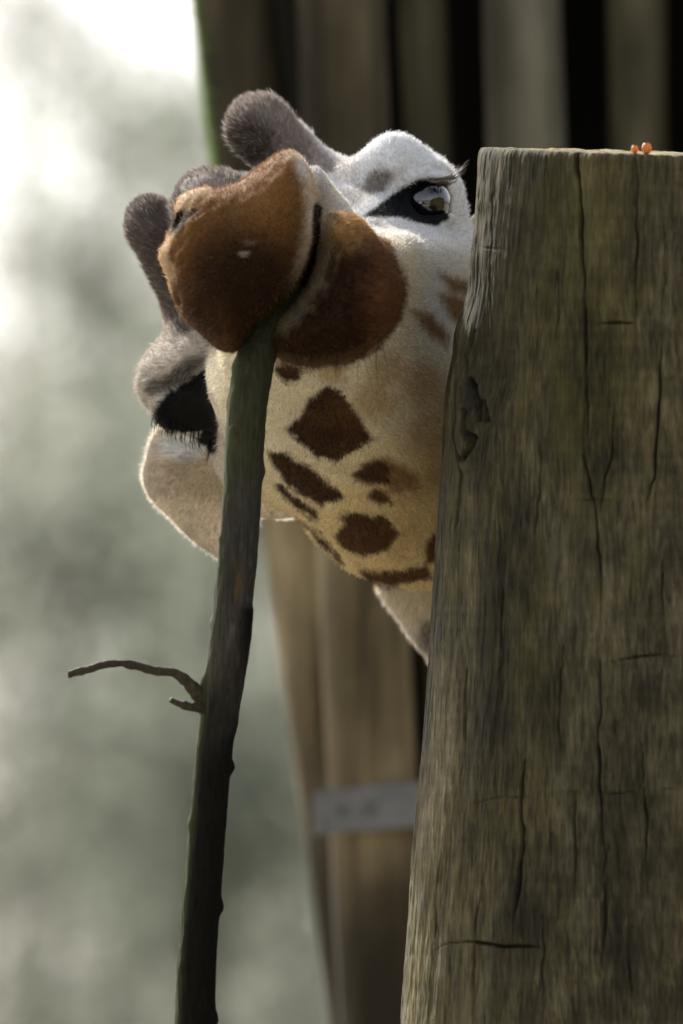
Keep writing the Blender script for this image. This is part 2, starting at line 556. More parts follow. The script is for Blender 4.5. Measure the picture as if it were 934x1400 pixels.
pl_a, pl_b = log_axis(352, 0, 515, 1400, YL, 4.2)
xr = at(1740, 0, YL)[0]
YB = YL + 2.2
nb = 16
for i in range(nb):                                   # back wall boards
    f0, f1 = i / nb, (i + 1.06) / nb
    dy = 0.034 * (i % 2)
    def q(f, z, y):
        t = (z - pl_a[2]) / (pl_b[2] - pl_a[2])
        xl = pl_a[0] + (pl_b[0] - pl_a[0]) * t + 0.06
        return (xl + (xr - xl) * f, y, z)
    c = [q(f0, 0, YB + dy), q(f1, 0, YB + dy), q(f1, 0, YB + dy + .03), q(f0, 0, YB + dy + .03),
         q(f0, 4.15, YB + dy), q(f1, 4.15, YB + dy), q(f1, 4.15, YB + dy + .03), q(f0, 4.15, YB + dy + .03)]
    obj('added_back_board', box_mesh('added_back_board', c, M['dark_wood']), shelter)
for i in range(10):                                   # side boards running back from the end log and at the far side
    y0, y1 = YL + 0.06 + i * 0.214, YL + 0.06 + (i + 1.06) * 0.214
    for s, dx in ((0, 0.05), (1, 0)):
        def q(z, y, o):
            t = (z - pl_a[2]) / (pl_b[2] - pl_a[2])
            x = pl_a[0] + (pl_b[0] - pl_a[0]) * t + 0.0 if s == 0 else xr
            return (x + o + 0.032 * (i % 2) * (1 if s == 0 else -1), y, z)
        c = [q(0, y0, 0), q(0, y0, .03), q(0, y1, .03), q(0, y1, 0), q(4.15, y0, 0), q(4.15, y0, .03), q(4.15, y1, .03), q(4.15, y1, 0)]
        obj('added_side_board', box_mesh('added_side_board', c, M['dark_wood']), shelter)
xl = pl_b[0] - 0.05
for i in range(8):
    x0, x1 = xl + (xr - xl) * i / 8, xl + (xr - xl) * (i + 0.99) / 8
    z = 4.16 + 0.006 * (i % 2)
    c = [(x0, YL + 0.02, z), (x1, YL + 0.02, z), (x1, YB + .1, z), (x0, YB + .1, z),
         (x0, YL + 0.02, z + .03), (x1, YL + 0.02, z + .03), (x1, YB + .1, z + .03), (x0, YB + .1, z + .03)]
    obj('added_roof_board', box_mesh('added_roof_board', c, M['dark_wood']), shelter)
# metal band across the front of the logs
YS = YL - 0.05 - 124 / PXL / 2 - 0.006
s0, s1 = at(428, 1111, YS), at(1500, 1030, YS)
hz = 31 / (PX * D0 / YS)
sb = bmesh.new()
def bar(bm, a, b, h, t):
    vs = []
    for p in (a, b):
        for dz, dy in ((-h, 0), (h, 0), (h, t), (-h, t)):
            vs.append(bm.verts.new((p[0], p[1] + dy, p[2] + dz)))
    for f in ((0, 1, 2, 3), (7, 6, 5, 4), (0, 4, 5, 1), (1, 5, 6, 2), (2, 6, 7, 3), (3, 7, 4, 0)):
        bm.faces.new([vs[k] for k in f])
bar(sb, s0, s1, hz, 0.006)
bmesh.ops.recalc_face_normals(sb, faces=sb.faces)
bmesh.ops.bevel(sb, geom=sb.edges[:], offset=0.0015, segments=2, affect='EDGES')
sm_ = bpy.data.meshes.new('metal_band'); sb.to_mesh(sm_); sb.free(); sm_.materials.append(M['strap'])
band = obj('metal_band', sm_, shelter)
bb = bmesh.new()
bmesh.ops.create_cone(bb, cap_ends=True, segments=6, radius1=0.0055, radius2=0.005, depth=0.006)
bme = bpy.data.meshes.new('bolt'); bb.to_mesh(bme); bb.free(); bme.materials.append(M['bolt'])
for ub in (468, 506, 600, 720, 880, 1000, 1125):
    p = at(ub, 1111 - (ub - 428) * 81 / 1072, YS - 0.003)
    b = obj('bolt', bme, band, tuple(p)); b.rotation_euler = (R(90), 0, 0)

# ------------------------------------------------------------------ the big wooden post in front
POST_W = -400
def post_left(v):
    return np.interp(v, [150, 205, 330, 400, 480, 560, 650, 760, 900, 1080, 1250, 1400, 2400, 5000],
                     [657, 653, 642, 634, 624, 613, 605, 595, 585, 570, 556, 545, 500, 440])
def post_rad(v):
    return np.interp(v, [205, 1400, 5000], [370, 410, 490])
YP = float(P(800, 700, POST_W)[1])
post_pos = P(1040, 1400, POST_W)
# rows in v: fine in the picture, coarse below
vv = np.concatenate([np.linspace(205, 1440, 640), np.linspace(1460, 4400, 60)])
ang = np.concatenate([np.linspace(-0.40 * np.pi, 0.90 * np.pi, 130, endpoint=False), np.linspace(0.90 * np.pi, 1.60 * np.pi, 520, endpoint=False)])
seg = len(ang)
CR = [  # cracks in the face, photo pixels: polyline, half width, depth
    ([(788, 206), (792, 260), (797, 330), (801, 420), (800, 520), (806, 600)], 2.6, 22),
    ([(800, 520), (798, 620), (812, 690), (822, 780), (820, 900)], 1.6, 9),
    ([(905, 470), (900, 560), (893, 650), (880, 690)], 2.0, 13),
    ([(720, 1036), (716, 1080), (712, 1150), (706, 1230), (703, 1290)], 2.8, 22),
    ([(838, 560), (832, 640), (820, 700)], 1.6, 10),
    ([(818, 860), (822, 960), (820, 1080), (828, 1200), (826, 1330)], 1.8, 12),
    ([(762, 330), (765, 410), (758, 470)], 1.4, 7), ([(735, 560), (738, 660), (728, 740)], 1.3, 7), ([(690, 760), (684, 860), (690, 960)], 1.3, 6), ([(770, 880), (766, 990), (770, 1060)], 1.3, 7), ([(880, 1000), (884, 1120), (878, 1240)], 1.4, 8), ([(905, 760), (908, 880)], 1.3, 7), ([(660, 1180), (652, 1280), (646, 1390)], 1.5, 8), ([(745, 1250), (740, 1395)], 1.4, 8), ([(860, 1290), (866, 1398)], 1.4, 8),
    ([(700, 215), (698, 280)], 1.2, 6), ([(745, 212), (744, 300)], 1.2, 5),
    ([(680, 230), (672, 350), (668, 470)], 1.4, 6),
    ([(870, 215), (872, 330), (868, 470)], 1.5, 7), ([(912, 300), (908, 420)], 1.3, 6),
    ([(785, 1080), (788, 1170), (786, 1240)], 1.6, 9), ([(752, 1100), (755, 1200)], 1.3, 7),
    ([(640, 880), (632, 1010), (622, 1100)], 1.5, 6), ([(605, 1130), (592, 1260), (583, 1380)], 1.5, 6),
    ([(812, 443), (838, 440), (868, 442)], 2.0, 8),            # short saw cuts across
    ([(590, 1300), (610, 1290), (640, 1287), (690, 1294), (742, 1294)], 2.6, 12),
    ([(640, 1102), (690, 1090), (740, 1092)], 1.8, 2.5), ([(755, 1082), (830, 1084), (934, 1078)], 1.8, 4),
    ([(760, 686), (810, 683), (880, 690)], 2.2, 2.5), ([(650, 338), (700, 342)], 2.0, 2),
    ([(830, 905), (880, 897), (934, 895)], 1.8, 6),
    ([(648, 520), (655, 548), (658, 575)], 4.0, 18), ([(662, 548), (668, 575)], 3.0, 11),
    ([(656, 600), (650, 615), (640, 625)], 5.0, 20), ([(650, 450), (644, 485), (646, 520)], 2.8, 8),
    ([(630, 460), (628, 560), (634, 640), (622, 760)], 2.0, 9),
    ([(640, 560), (645, 590), (655, 600)], 3.0, 12)]
VG, AG = np.meshgrid(vv, ang, indexing='ij')
rad = post_rad(VG)
lft = post_left(VG)
axu = lft + rad
# face u from angle: angle pi = left, 3pi/2 = front
cu, cw = np.cos(AG), np.sin(AG)          # cw<0 : towards camera
uu = axu + cu * rad
front = cw < 0.15
# slow dents, grain, knot swelling
rr = rad * 1.0
rr += 7 * fbm(cu * 2.2 + 3, cw * 2.2, VG / 330.0, 3)
rr += 3.2 * fbm(cu * 16, cw * 16, VG / 190.0, 3)
rr += 1.5 * fbm(cu * 60, cw * 60, VG / 90.0, 3)
rr += 1.2 * fbm(cu * 150, cw * 150, VG / 24.0, 2)
HOLLOW_SHADE = np.zeros_like(uu)  # shade of cracks and knot hole, darkened into the wood colour
wob = 5 * fbm(uu / 40, VG / 55, 0 * uu, 3)
wob2 = 3 * fbm(uu / 30 + 40, VG / 25, 0 * uu, 2)
for line, hw, dep in CR:
    xs = [p[0] for p in line]; ys = [p[1] for p in line]
    s = front & (uu > min(xs) - 25) & (uu < max(xs) + 25) & (VG > min(ys) - 25) & (VG < max(ys) + 25)
    dd = ldist(line, uu[s] + wob[s] + 0.6 * wob2[s], VG[s] + wob2[s] * 0.8)
    hor = max(xs) - min(xs) > max(ys) - min(ys)
    tt = ((uu[s] - min(xs)) / (max(xs) - min(xs) + 1e-6)) if hor else ((VG[s] - min(ys)) / (max(ys) - min(ys) + 1e-6))
    if min(ys) < 230 and not hor: tt = 0.5 + 0.5 * tt
    tap = np.clip(4 * tt * (1 - tt), 0, 1) ** 0.6 if hw < 3 else np.ones_like(tt)
    vary = np.clip(0.85 + 0.8 * fbm(VG[s] / 37 + dep, uu[s] / 37, 0 * tt, 2), 0.4, 1.25) if hw < 3 else 1
    hh = hw * (0.35 + 0.65 * tap) * np.clip(vary, 0.5, 1) * (0.6 if hor else 0.68)
    g_ = np.exp(-(dd / (hh * 1.15)) ** 2)
    rr[s] -= dep * g_ * tap * vary
    HOLLOW_SHADE[s] = np.maximum(HOLLOW_SHADE[s], np.clip(dep / 14, 0.3, 1) * tap * np.clip(vary, 0, 1) * np.exp(-(dd / (hh * 1.6)) ** 2))
# knot swelling round the holes at the left
k = front
rr[k] += 8 * np.exp(-((uu[k] - 640) / 26) ** 2 - ((VG[k] - 570) / 90) ** 2)
lf = np.exp(-((AG - 1.03 * np.pi) / 0.22) ** 2)
rr += lf * (6 * np.exp(-((VG - 455) / 26) ** 2) - 6 * np.exp(-((VG - 395) / 26) ** 2) + 4 * np.exp(-((VG - 520) / 40) ** 2))
rr[k] -= 9 * np.exp(-((uu[k] - 690) / 26) ** 2 - ((VG[k] - 500) / 60) ** 2)
kh = np.exp(-((uu - 650) / 16) ** 2 - ((VG - 575) / 62) ** 2) * front
rr += kh * 7 * fbm(uu / 6, VG / 16, 0 * uu + 3, 3)
HOLLOW_SHADE = np.maximum(HOLLOW_SHADE, kh * np.clip(0.35 + 0.9 * fbm(uu / 7, VG / 20, 0 * uu + 8, 3), 0, 0.9))
# round the top arris a little, fray it
topd = (VG - 205)
rr -= 5 * np.exp(-topd / 5.0)
U3 = axu + cu * rr
W3 = POST_W + cw * rr
V3 = VG.copy()
# the top is sawn at a slant: down to the right and towards the camera
slant = (U3 - 655) * 0.031 - (W3 - POST_W) * 0.006
fray = 2.0 * fbm(cu * 40, cw * 40, 0 * cu, 3)
fall = np.clip(1 - (VG - 205) / 300, 0, 1)
V3 = V3 + (slant - 3 + fray) * fall
PV = P(U3, V3, W3)
# below the picture the post must follow the vertical: move rows to keep one world y for the axis
yy = P(axu[:, 0], VG[:, 0], np.full(len(vv), POST_W))[:, 1]
PV[..., 1] += (YP - yy)[:, None] * sstep(1400, 2200, vv)[:, None]
nr = len(vv)
i = np.arange(nr - 1)[:, None]; j = np.arange(seg)[None]; j2 = (j + 1) % seg
F = np.stack([i * seg + j, (i + 1) * seg + j, (i + 1) * seg + j2, i * seg + j2], -1).reshape(-1, 4)
# top cap: rings shrinking to the centre with rough end grain
Vt = [PV.reshape(-1, 3)]
nring = 24
top = PV[0]
ctr = top.mean(0)
base = nr * seg
Fc = []
prev = np.arange(seg)
for r_ in range(1, nring):
    f = 1 - r_ / nring
    ring = ctr + (top - ctr) * f
    ring[:, 2] += 0.0016 * fbm(ring[:, 0] * 90, ring[:, 1] * 90, np.zeros(seg) + 2, 3)
    idx = base + np.arange(seg); base += seg
    Vt.append(ring)
    Fc.append(np.stack([prev, np.roll(prev, -1), np.roll(idx, -1), idx], -1))
    prev = idx
Vt.append(ctr[None]); 
T = np.stack([prev, np.roll(prev, -1), np.full(seg, base)], -1)
allv = np.concatenate(Vt)
porg = np.array([float(PV[-1, :, 0].mean()), YP, 0.0])
pme = fast_mesh('wooden_post', allv - porg, [F, np.concatenate(Fc), T], M['post'])
HOLLOW_SHADE = np.maximum(HOLLOW_SHADE, 0.0)
tint = np.ones((len(allv), 3))
g_ = 1 - 0.9 * HOLLOW_SHADE
blot = (1 + 0.6 * fbm(cu * 5, cw * 5, VG / 160, 3)) * (1 + 0.45 * fbm(cu * 17 + 7, cw * 17, VG / 38, 3)) * (1 + 0.16 * fbm(cu * 2, cw * 2, VG / 7, 2))
edge_ = 1 + 0.9 * np.exp(-((AG - 1.08 * np.pi) / 0.18) ** 2) * sstep(600, 1000, VG)     # paler along one side, lower on the post
tint[:nr * seg] = ((g_ * blot * edge_)[..., None] * np.array([1, 1, 1])).reshape(-1, 3)
tint[nr * seg:] = (3.4, 3.2, 2.9)  # top cap lightened in colour to stand for its lit rim
setcol(pme, tint)
post = obj('wooden_post', pme, None, tuple(porg),
           label='thick weathered grey-brown round post with cracks and a knot hole, in front of the giraffe', category='post')
TOPZ = lambda u, w: None

# two orange berries on the post top
def berry(u, vtop, r, label):
    k = np.argmin((U3[0] - u) ** 2 + np.where(W3[0] < POST_W, 0, 1e9))
    p = PV[0, k] + np.array([0, 0.012, 0.0])
    f = 0.035
    base_z = (PV[0, k] + (ctr - PV[0, k]) * f)
    bm = bmesh.new()
    bmesh.ops.create_uvsphere(bm, u_segments=20, v_segments=14, radius=1)
    for v in bm.verts:
        z = v.co.z
        s = 1 + 0.06 * math.sin(5 * math.atan2(v.co.y, v.co.x)) * (1 - z * z)
        v.co.x *= r * s; v.co.y *= r * s
        v.co.z = r * 1.25 * (z - 0.28 * max(0, 1 - (v.co.x ** 2 + v.co.y ** 2) / (0.3 * r * r)) * (z > 0))
    for f_ in bm.faces: f_.smooth = True
    me = bpy.data.meshes.new('orange_berry'); bm.to_mesh(me); bm.free(); me.materials.append(M['berry'])
    o = obj('orange_berry', me, None, (base_z[0], base_z[1], base_z[2] + r * 1.12), label=label, category='berry', group='orange berries on the post top')
    tb = bmesh.new()
    bmesh.ops.create_cone(tb, cap_ends=True, segments=6, radius1=r * .22, radius2=r * .10, depth=r * .7)
    tm = bpy.data.meshes.new('berry_stalk'); tb.to_mesh(tm); tb.free(); tm.materials.append(M['twig'])
    s = obj('berry_stalk', tm, None)
    s.parent = o; s.location = (r * 0.1, r * 0.3, r * 1.0); s.rotation_euler = (0.5, 0.3, 0)
berry(867, 197, 4.6 / PX, 'smaller orange berry on the post top, on the left of the pair')
berry(885, 197, 6.4 / PX, 'larger orange berry on the post top, nearer the picture edge')

# ------------------------------------------------------------------ the branch in the giraffe's mouth
bc = np.array([(408, 385, -475), (385, 420, -500), (362, 458, -522), (346, 505, -540), (338, 560, -548), (334, 630, -552), (330, 700, -556), (325, 760, -558),
               (318, 830, -560), (311, 897, -562), (301, 965, -562), (292, 1034, -562), (284, 1126, -562), (277, 1215, -562),
               (270, 1308, -560), (266, 1400, -558), (262, 1560, -552), (256, 1760, -545), (245, 2000, -535), (238, 2200, -525)], float)
bw = np.array([40, 46, 52, 57, 57, 56, 55, 55, 56, 58, 56, 53, 53, 54, 55, 58, 58, 60, 62, 62]) / 2.0
bs = spline(np.column_stack([bc, bw]), 14, closed=False)
n = len(bs); seg = 48
a = np.linspace(0, 2 * np.pi, seg, endpoint=False)
ca, sa = np.cos(a), np.sin(a)
Vb = []
NOD = [(1045, 0.25, 7, 9), (1236, 0.2, 6, 10), (1388, 0.2, 6, 12), (740, 3.2, 3, 6), (985, 0.6, 3, 9), (1180, 5.0, 4, 8), (1325, 3.6, 2, 9), (590, 4.2, 3, 7), (690, 5.2, 3.5, 9), (1090, 4.4, 3, 6), (855, 2.9, 4, 7), (940, 3.1, 5, 16), (640, 0.0, 3, 10), (1130, 3.2, 3, 8), (505, 3.3, 3, 8)]
for q in bs:
    r = np.full(seg, q[3] * 0.94)
    r = r * (1 + 0.06 * fbm(ca * 1.5, sa * 1.5, np.full(seg, q[1] / 70), 3) + 0.05 * fbm(ca * 5, sa * 5, np.full(seg, q[1] / 26), 3) + 0.03 * fbm(ca * 14, sa * 14, np.full(seg, q[1] / 9), 2))
    for vc, ac, h, s in NOD:
        d = np.abs((a - ac + np.pi) % (2 * np.pi) - np.pi)
        r = r + h * np.exp(-((q[1] - vc) / s) ** 2 - (d / 0.5) ** 2)
    # torn step of bark on the right below v=828
    d = np.abs((a - 5.6 + np.pi) % (2 * np.pi) - np.pi)
    st = (sstep(818, 830, q[1]) - sstep(835, 1010, q[1])) * np.exp(-(d / 0.75) ** 2)
    r = r + 5.0 * st
    d2 = np.abs((a - 4.9 + np.pi) % (2 * np.pi) - np.pi)
    r = r - 4.0 * np.exp(-((q[1] - 800) / 26) ** 2 - (d2 / 0.22) ** 2)
    Vb.append(P(q[0] + ca * r, np.full(seg, q[1]) + ca * r * 0.14, q[2] + sa * r))
Vb = np.concatenate(Vb)
i = np.arange(n - 1)[:, None]; j = np.arange(seg)[None]; j2 = (j + 1) % seg
F = np.stack([i * seg + j, i * seg + j2, (i + 1) * seg + j2, (i + 1) * seg + j], -1).reshape(-1, 4)
Vb = np.concatenate([Vb, [P(*bs[0][:3]), P(*bs[-1][:3])]])
jj = np.arange(seg); kk = (jj + 1) % seg
T = np.concatenate([np.stack([kk, jj, np.full(seg, n * seg)], -1), np.stack([(n - 1) * seg + jj, (n - 1) * seg + kk, np.full(seg, n * seg + 1)], -1)])
borg = P(*bs[0][:3])
branch = thing('tree_branch', 'long dark green-brown bare branch hanging from the giraffe mouth, with a thin side twig', 'branch', tuple(borg))
def worldpart(name, V, faces, mtl, parent, **kw):
    o = bpy.data.objects.new(name, fast_mesh(name, np.asarray(V) - np.array(parent.location), faces, mtl))
    link(o); o.parent = parent
    for k_, v_ in kw.items(): o[k_] = v_
    return o
stem = worldpart('stem', Vb, [F, T], M['branch'], branch)
bv = np.repeat(bs[:, 1], seg); ba = np.tile(a, n)
n1 = fbm(np.cos(ba) * 2.2, np.sin(ba) * 2.2, bv / 60, 3); n2 = fbm(np.cos(ba) * 9, np.sin(ba) * 9, bv / 22, 3)
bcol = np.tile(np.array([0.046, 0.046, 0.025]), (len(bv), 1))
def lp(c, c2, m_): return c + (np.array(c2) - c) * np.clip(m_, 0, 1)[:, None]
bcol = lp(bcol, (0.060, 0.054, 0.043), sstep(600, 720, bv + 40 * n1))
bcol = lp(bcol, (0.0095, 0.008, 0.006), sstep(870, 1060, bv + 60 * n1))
bcol = lp(bcol, (0.12, 0.11, 0.09), sstep(0.25, 0.6, n2) * sstep(640, 700, bv) * sstep(960, 860, bv) * .8)
bcol = lp(bcol, (0.060, 0.075, 0.022), sstep(0.9, 0.2, np.abs(ba - 3.3)) * (0.55 + 0.5 * n1))      # greener along one side
d_ = np.abs((ba - 5.6 + np.pi) % (2 * np.pi) - np.pi)
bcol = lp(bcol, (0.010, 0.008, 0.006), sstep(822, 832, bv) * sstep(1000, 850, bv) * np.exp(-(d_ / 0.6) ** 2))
bcol = lp(bcol, (0.16, 0.09, 0.03), np.exp(-((bv - 800) / 20) ** 2 - ((ba - 4.9) / 0.16) ** 2) * .8)
bcol = lp(bcol, (0.14, 0.13, 0.11), np.exp(-((bv - 852) / 8) ** 2 - ((ba - 2.9) / 0.5) ** 2) * .9)
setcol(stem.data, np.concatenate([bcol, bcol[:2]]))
def twig(pts, rads, name='twig'):
    s = spline(np.column_stack([np.array(pts, float), rads]), 10, closed=False)
    s[:, 3] *= 1 + 0.22 * fbm(s[:, 0] / 7, s[:, 1] / 7, 0 * s[:, 0], 2) + 0.25 * np.maximum(0, np.sin(s[:, 0] / 5.5)) ** 8
    s[:, 1] += 0.8 * fbm(s[:, 0] / 12, 0 * s[:, 0], 0 * s[:, 0] + 4, 2)
    V, F_, T_ = tube(P(s[:, 0], s[:, 1], s[:, 2]), s[:, 3] * 0.8 / PX, 14, 0.22, 260)
    return worldpart(name, V, [F_, T_], M['twig'], branch)
twig([(285, 962, -562), (270, 947, -566), (254, 931, -572), (238, 920, -578), (212, 917, -582), (190, 911, -588), (165, 907, -594), (140, 909, -598), (118, 916, -602), (93, 922, -606)],
     [19, 14, 9.5, 7.8, 6.3, 7.4, 5.8, 6.4, 6.2, 5.8])
twig([(285, 968, -566), (268, 967, -578), (252, 965, -588), (233, 957, -598)], [10, 8, 6, 4], 'twig')

# ------------------------------------------------------------------ the giraffe
# implicit body on a grid that is fine at the head and coarse at the rest
U = np.concatenate([np.arange(60, 165, 15), np.arange(165, 720, 4), np.arange(724, 900, 12), np.arange(900, 3900, 38)]).astype(np.float32)
Vg = np.concatenate([np.arange(60, 110, 12), np.arange(112, 930, 4), np.arange(934, 1100, 12), np.arange(1100, 5050, 38)]).astype(np.float32)
Wg = np.concatenate([np.arange(-700, 330, 5), np.arange(335, 600, 14), np.arange(600, 1500, 36)]).astype(np.float32)
FLD = np.full((len(U), len(Vg), len(Wg)), 400.0, np.float32)


def sub(lo, hi):
    sl = []
    for c, a_, b_ in zip((U, Vg, Wg), lo, hi):
        i0 = max(np.searchsorted(c, a_) - 2, 0); i1 = min(np.searchsorted(c, b_) + 2, len(c))
        sl.append(slice(i0, i1))
    sl = tuple(sl)
    g = (U[sl[0]][:, None, None], Vg[sl[1]][None, :, None], Wg[sl[2]][None, None, :])
    return sl, g


def smin(sl, f, k):
    o = FLD[sl]
    h = np.clip(0.5 + 0.5 * (o - f) / k, 0, 1)
    FLD[sl] = o + (f - o) * h - k * h * (1 - h)


def smax(sl, f, k):     # carve: keep outside of f
    o = FLD[sl]
    h = np.clip(0.5 - 0.5 * (o + f) / k, 0, 1)
    FLD[sl] = o + (-f - o) * h + k * h * (1 - h)


def axes(d):
    d = np.array(d, float); d /= np.linalg.norm(d)
    return d


LAT = axes((0.747, -0.665, 0.0)); UPH = axes((-0.655, -0.735, 0.17)); FW = np.cross(LAT, UPH)


def ell(c, r, k=25, fr=None, carve=False):
    fr = fr or (LAT, UPH, FW)
    R_ = max(r) + k + 60
    sl, (x, y, z) = sub(np.array(c) - R_, np.array(c) + R_)
    x = x - c[0]; y = y - c[1]; z = z - c[2]
    q = 0; g = 0
    for ax, rr_ in zip(fr, r):
        t = (x * ax[0] + y * ax[1] + z * ax[2]) / rr_
        q = q + t * t; g = g + (t / rr_) ** 2
    k0 = np.sqrt(q); k1 = np.sqrt(g) + 1e-9
    f = (k0 * (k0 - 1) / k1).astype(np.float32)
    (smax if carve else smin)(sl, f, k)


def cap(a_, b_, ra, rb, k=25):
    a_ = np.array(a_, float); b_ = np.array(b_, float)
    R_ = max(ra, rb) + k + 60
    sl, (x, y, z) = sub(np.minimum(a_, b_) - R_, np.maximum(a_, b_) + R_)
    d = b_ - a_; L = d @ d
    t = np.clip(((x - a_[0]) * d[0] + (y - a_[1]) * d[1] + (z - a_[2]) * d[2]) / L, 0, 1)
    f = np.sqrt((x - a_[0] - t * d[0]) ** 2 + (y - a_[1] - t * d[1]) ** 2 + (z - a_[2] - t * d[2]) ** 2) - (ra + (rb - ra) * t)
    smin(sl, f.astype(np.float32), k)


def loft(sections, k=25, dome=0.0, shave=()):
    """sections: [(w, polygon, offset)] front to back; signed outline distance interpolated in depth"""
    allp = np.concatenate([np.array(s[1]) for s in sections])
    w0, w1 = sections[0][0], sections[-1][0]
    lo = (allp[:, 0].min() - 90, allp[:, 1].min() - 90, w0 - 60); hi = (allp[:, 0].max() + 90, allp[:, 1].max() + 90, w1 + 60)
    sl, (x, y, z) = sub(lo, hi)
    X = np.broadcast_to(x, (x.shape[0], y.shape[1], 1))[..., 0]; Y = np.broadcast_to(y, (x.shape[0], y.shape[1], 1))[..., 0]
    D = [pdist(spline(s[1], 5), X, Y) + s[2] for s in sections]
    ws = np.array([s[0] for s in sections], float)
    zz = z[0, 0]
    f = np.empty((x.shape[0], y.shape[1], len(zz)), np.float32)
    for q_, wz in enumerate(zz):
        t = np.clip(wz, w0, w1)
        i_ = min(np.searchsorted(ws, t, 'right') - 1, len(ws) - 2)
        a2 = (t - ws[i_]) / (ws[i_ + 1] - ws[i_])
        d = D[i_] * (1 - a2) + D[i_ + 1] * a2
        out = max(w0 - wz, wz - w1, 0)
        f[..., q_] = d if out == 0 else np.maximum(d, 0) + out * 1.0 + np.minimum(d, 0) * 0
    smin(sl, f, k)


ULIP = [(400, 207), (419, 226), (430, 262), (432, 310), (424, 350), (406, 390), (374, 424), (346, 446), (325, 478), (300, 476),
        (275, 456), (248, 428), (234, 396), (231, 372), (225, 345), (233, 316), (245, 288), (268, 268), (300, 258), (328, 248), (355, 228), (378, 211)]
LLIP = [(440, 303), (462, 293), (490, 299), (512, 322), (532, 355), (546, 392), (541, 425), (522, 455), (495, 477), (455, 491), (412, 493),
        (384, 484), (374, 466), (384, 436), (410, 408), (428, 380), (437, 345)]
def domed(poly, w_front, w_full, bulge, w_back, back_off, n=7):
    s = []
    for t in np.linspace(0, 1, n):
        s.append((w_front + (w_full - w_front) * (1 - math.cos(t * math.pi / 2)), poly, bulge * (1 - math.sin(t * math.pi / 2))))
    s.append(((w_full + w_back) / 2, poly, 1.0)); s.append((w_back, poly, back_off))
    # keep strictly increasing
    return s
def shrink(poly, f, to=None):
    p = np.array(poly, float); c = p.mean(0) if to is None else np.array(to, float)
    return c + (p - c) * f
# cranium and face
face0 = [(330, 400), (350, 330), (410, 290), (480, 280), (540, 310), (580, 370), (560, 470), (440, 530), (340, 500)]
face1 = [(292, 455), (310, 370), (350, 310), (420, 262), (490, 255), (560, 270), (615, 320), (640, 370), (640, 480), (520, 560), (320, 560)]
face2 = [(262, 470), (262, 400), (310, 300), (400, 235), (470, 225), (560, 240), (625, 290), (655, 350), (660, 480), (540, 600), (300, 590)]
loft([(-330, shrink(face0, .72), 0), (-200, face0, 0), (-90, face1, 0), (10, face2, 0), (200, face2, 0), (260, face2, 40)], 30)
ell((408, 400, 120), (195, 150, 170), 40)
ell((546, 290, 2), (94, 92, 92), 26)          # orbits
ell((276, 522, 20), (80, 82, 86), 26)
# brow ridges over the eyes
cap((480, 258, -40), (540, 224, -62), 34, 38, 22)
cap((540, 224, -62), (592, 240, -50), 38, 24, 22)
cap((222, 520, -10), (272, 490, -66), 36, 36, 22)
cap((222, 552, -50), (292, 536, -86), 19, 21, 12)
cap((522, 262, -86), (566, 240, -94), 9, 9, 9); cap((566, 240, -94), (606, 243, -76), 9, 7, 9)
cap((540, 226, -98), (600, 224, -72), 8, 7, 12)
cap((540, 302, -84), (600, 316, -74), 8, 8, 10)
# snout
cap((400, 380, -60), (345, 350, -470), 128, 82, 40)
# lower jaw, lofted outlines from chin to throat
J = [(-500, shrink(LLIP, .9), 12),
     (-400, [(350, 420), (440, 340), (530, 330), (552, 400), (525, 470), (460, 510), (390, 505), (350, 470)], 0),
     (-290, [(310, 440), (420, 350), (560, 320), (585, 400), (570, 500), (520, 560), (440, 575), (360, 560), (312, 510)], 0),
     (-160, [(292, 470), (420, 350), (600, 325), (620, 430), (610, 580), (570, 660), (490, 680), (410, 655), (345, 620), (296, 570)], 0),
     (-60, [(288, 475), (430, 350), (636, 320), (652, 450), (640, 660), (596, 745), (520, 762), (440, 722), (370, 672), (300, 640), (288, 560)], 0),
     (40, [(288, 465), (430, 350), (650, 320), (668, 460), (668, 740), (610, 803), (500, 793), (436, 748), (402, 708), (365, 686), (300, 655), (288, 575)], 0),
     (190, [(320, 465), (430, 350), (650, 320), (690, 460), (680, 740), (610, 795), (520, 780), (450, 735), (412, 690), (375, 660), (330, 630), (310, 575)], 6)]
loft(J, 22)
# lips: two lobes parted by the mouth line
loft(domed(ULIP, -668, -560, 96, -350, 34), 12)
loft(domed(LLIP, -622, -530, 80, -330, 30), 12)
# corner of the mouth and the cheek skin behind the lips
cap((428, 244, -380), (450, 290, -300), 17, 26, 34)
ell((267, 277, -556), (27, 15, 34), 22, fr=(axes((1, -.4, 0)), axes((.4, 1, 0)), axes((0, 0, 1))))
ell((237, 358, -556), (14, 24, 30), 14)
# ossicones and the middle horn
cap((440, 262, 70), (362, 182, 40), 50, 40, 26)
ell((352, 172, 36), (43, 42, 44), 14)
cap((282, 428, 80), (212, 316, 46), 46, 35, 20)
ell((208, 304, 44), (34, 36, 36), 12)
ell((292, 284, -20), (46, 52, 90), 26)
cap((300, 300, 0), (390, 330, 20), 60, 90, 30)
# eye hollows
ell((590, 279, -78), (30, 26, 40), 10, carve=True)
ell((267, 572, -62), (32, 30, 40), 10, carve=True)
# lids, over the hollows
cap((226, 568, -56), (292, 554, -80), 15, 18, 10)
cap((238, 582, -54), (290, 576, -74), 11, 13, 8)
cap((558, 306, -92), (586, 307, -100), 11, 12, 6); cap((586, 307, -100), (614, 300, -84), 12, 10, 6)
# nostrils
cap_c = [((246, 300, -560), (20, 7, 40))]
ell((243, 304, -566), (9, 20, 34), 6, fr=(axes((0.8, 0.6, 0)), axes((-0.6, 0.8, 0)), axes((0, 0, 1))), carve=True)
ell((243, 405, -566), (8, 18, 30), 6, fr=(axes((0.85, -0.5, 0)), axes((0.5, 0.85, 0)), axes((0, 0, 1))), carve=True)
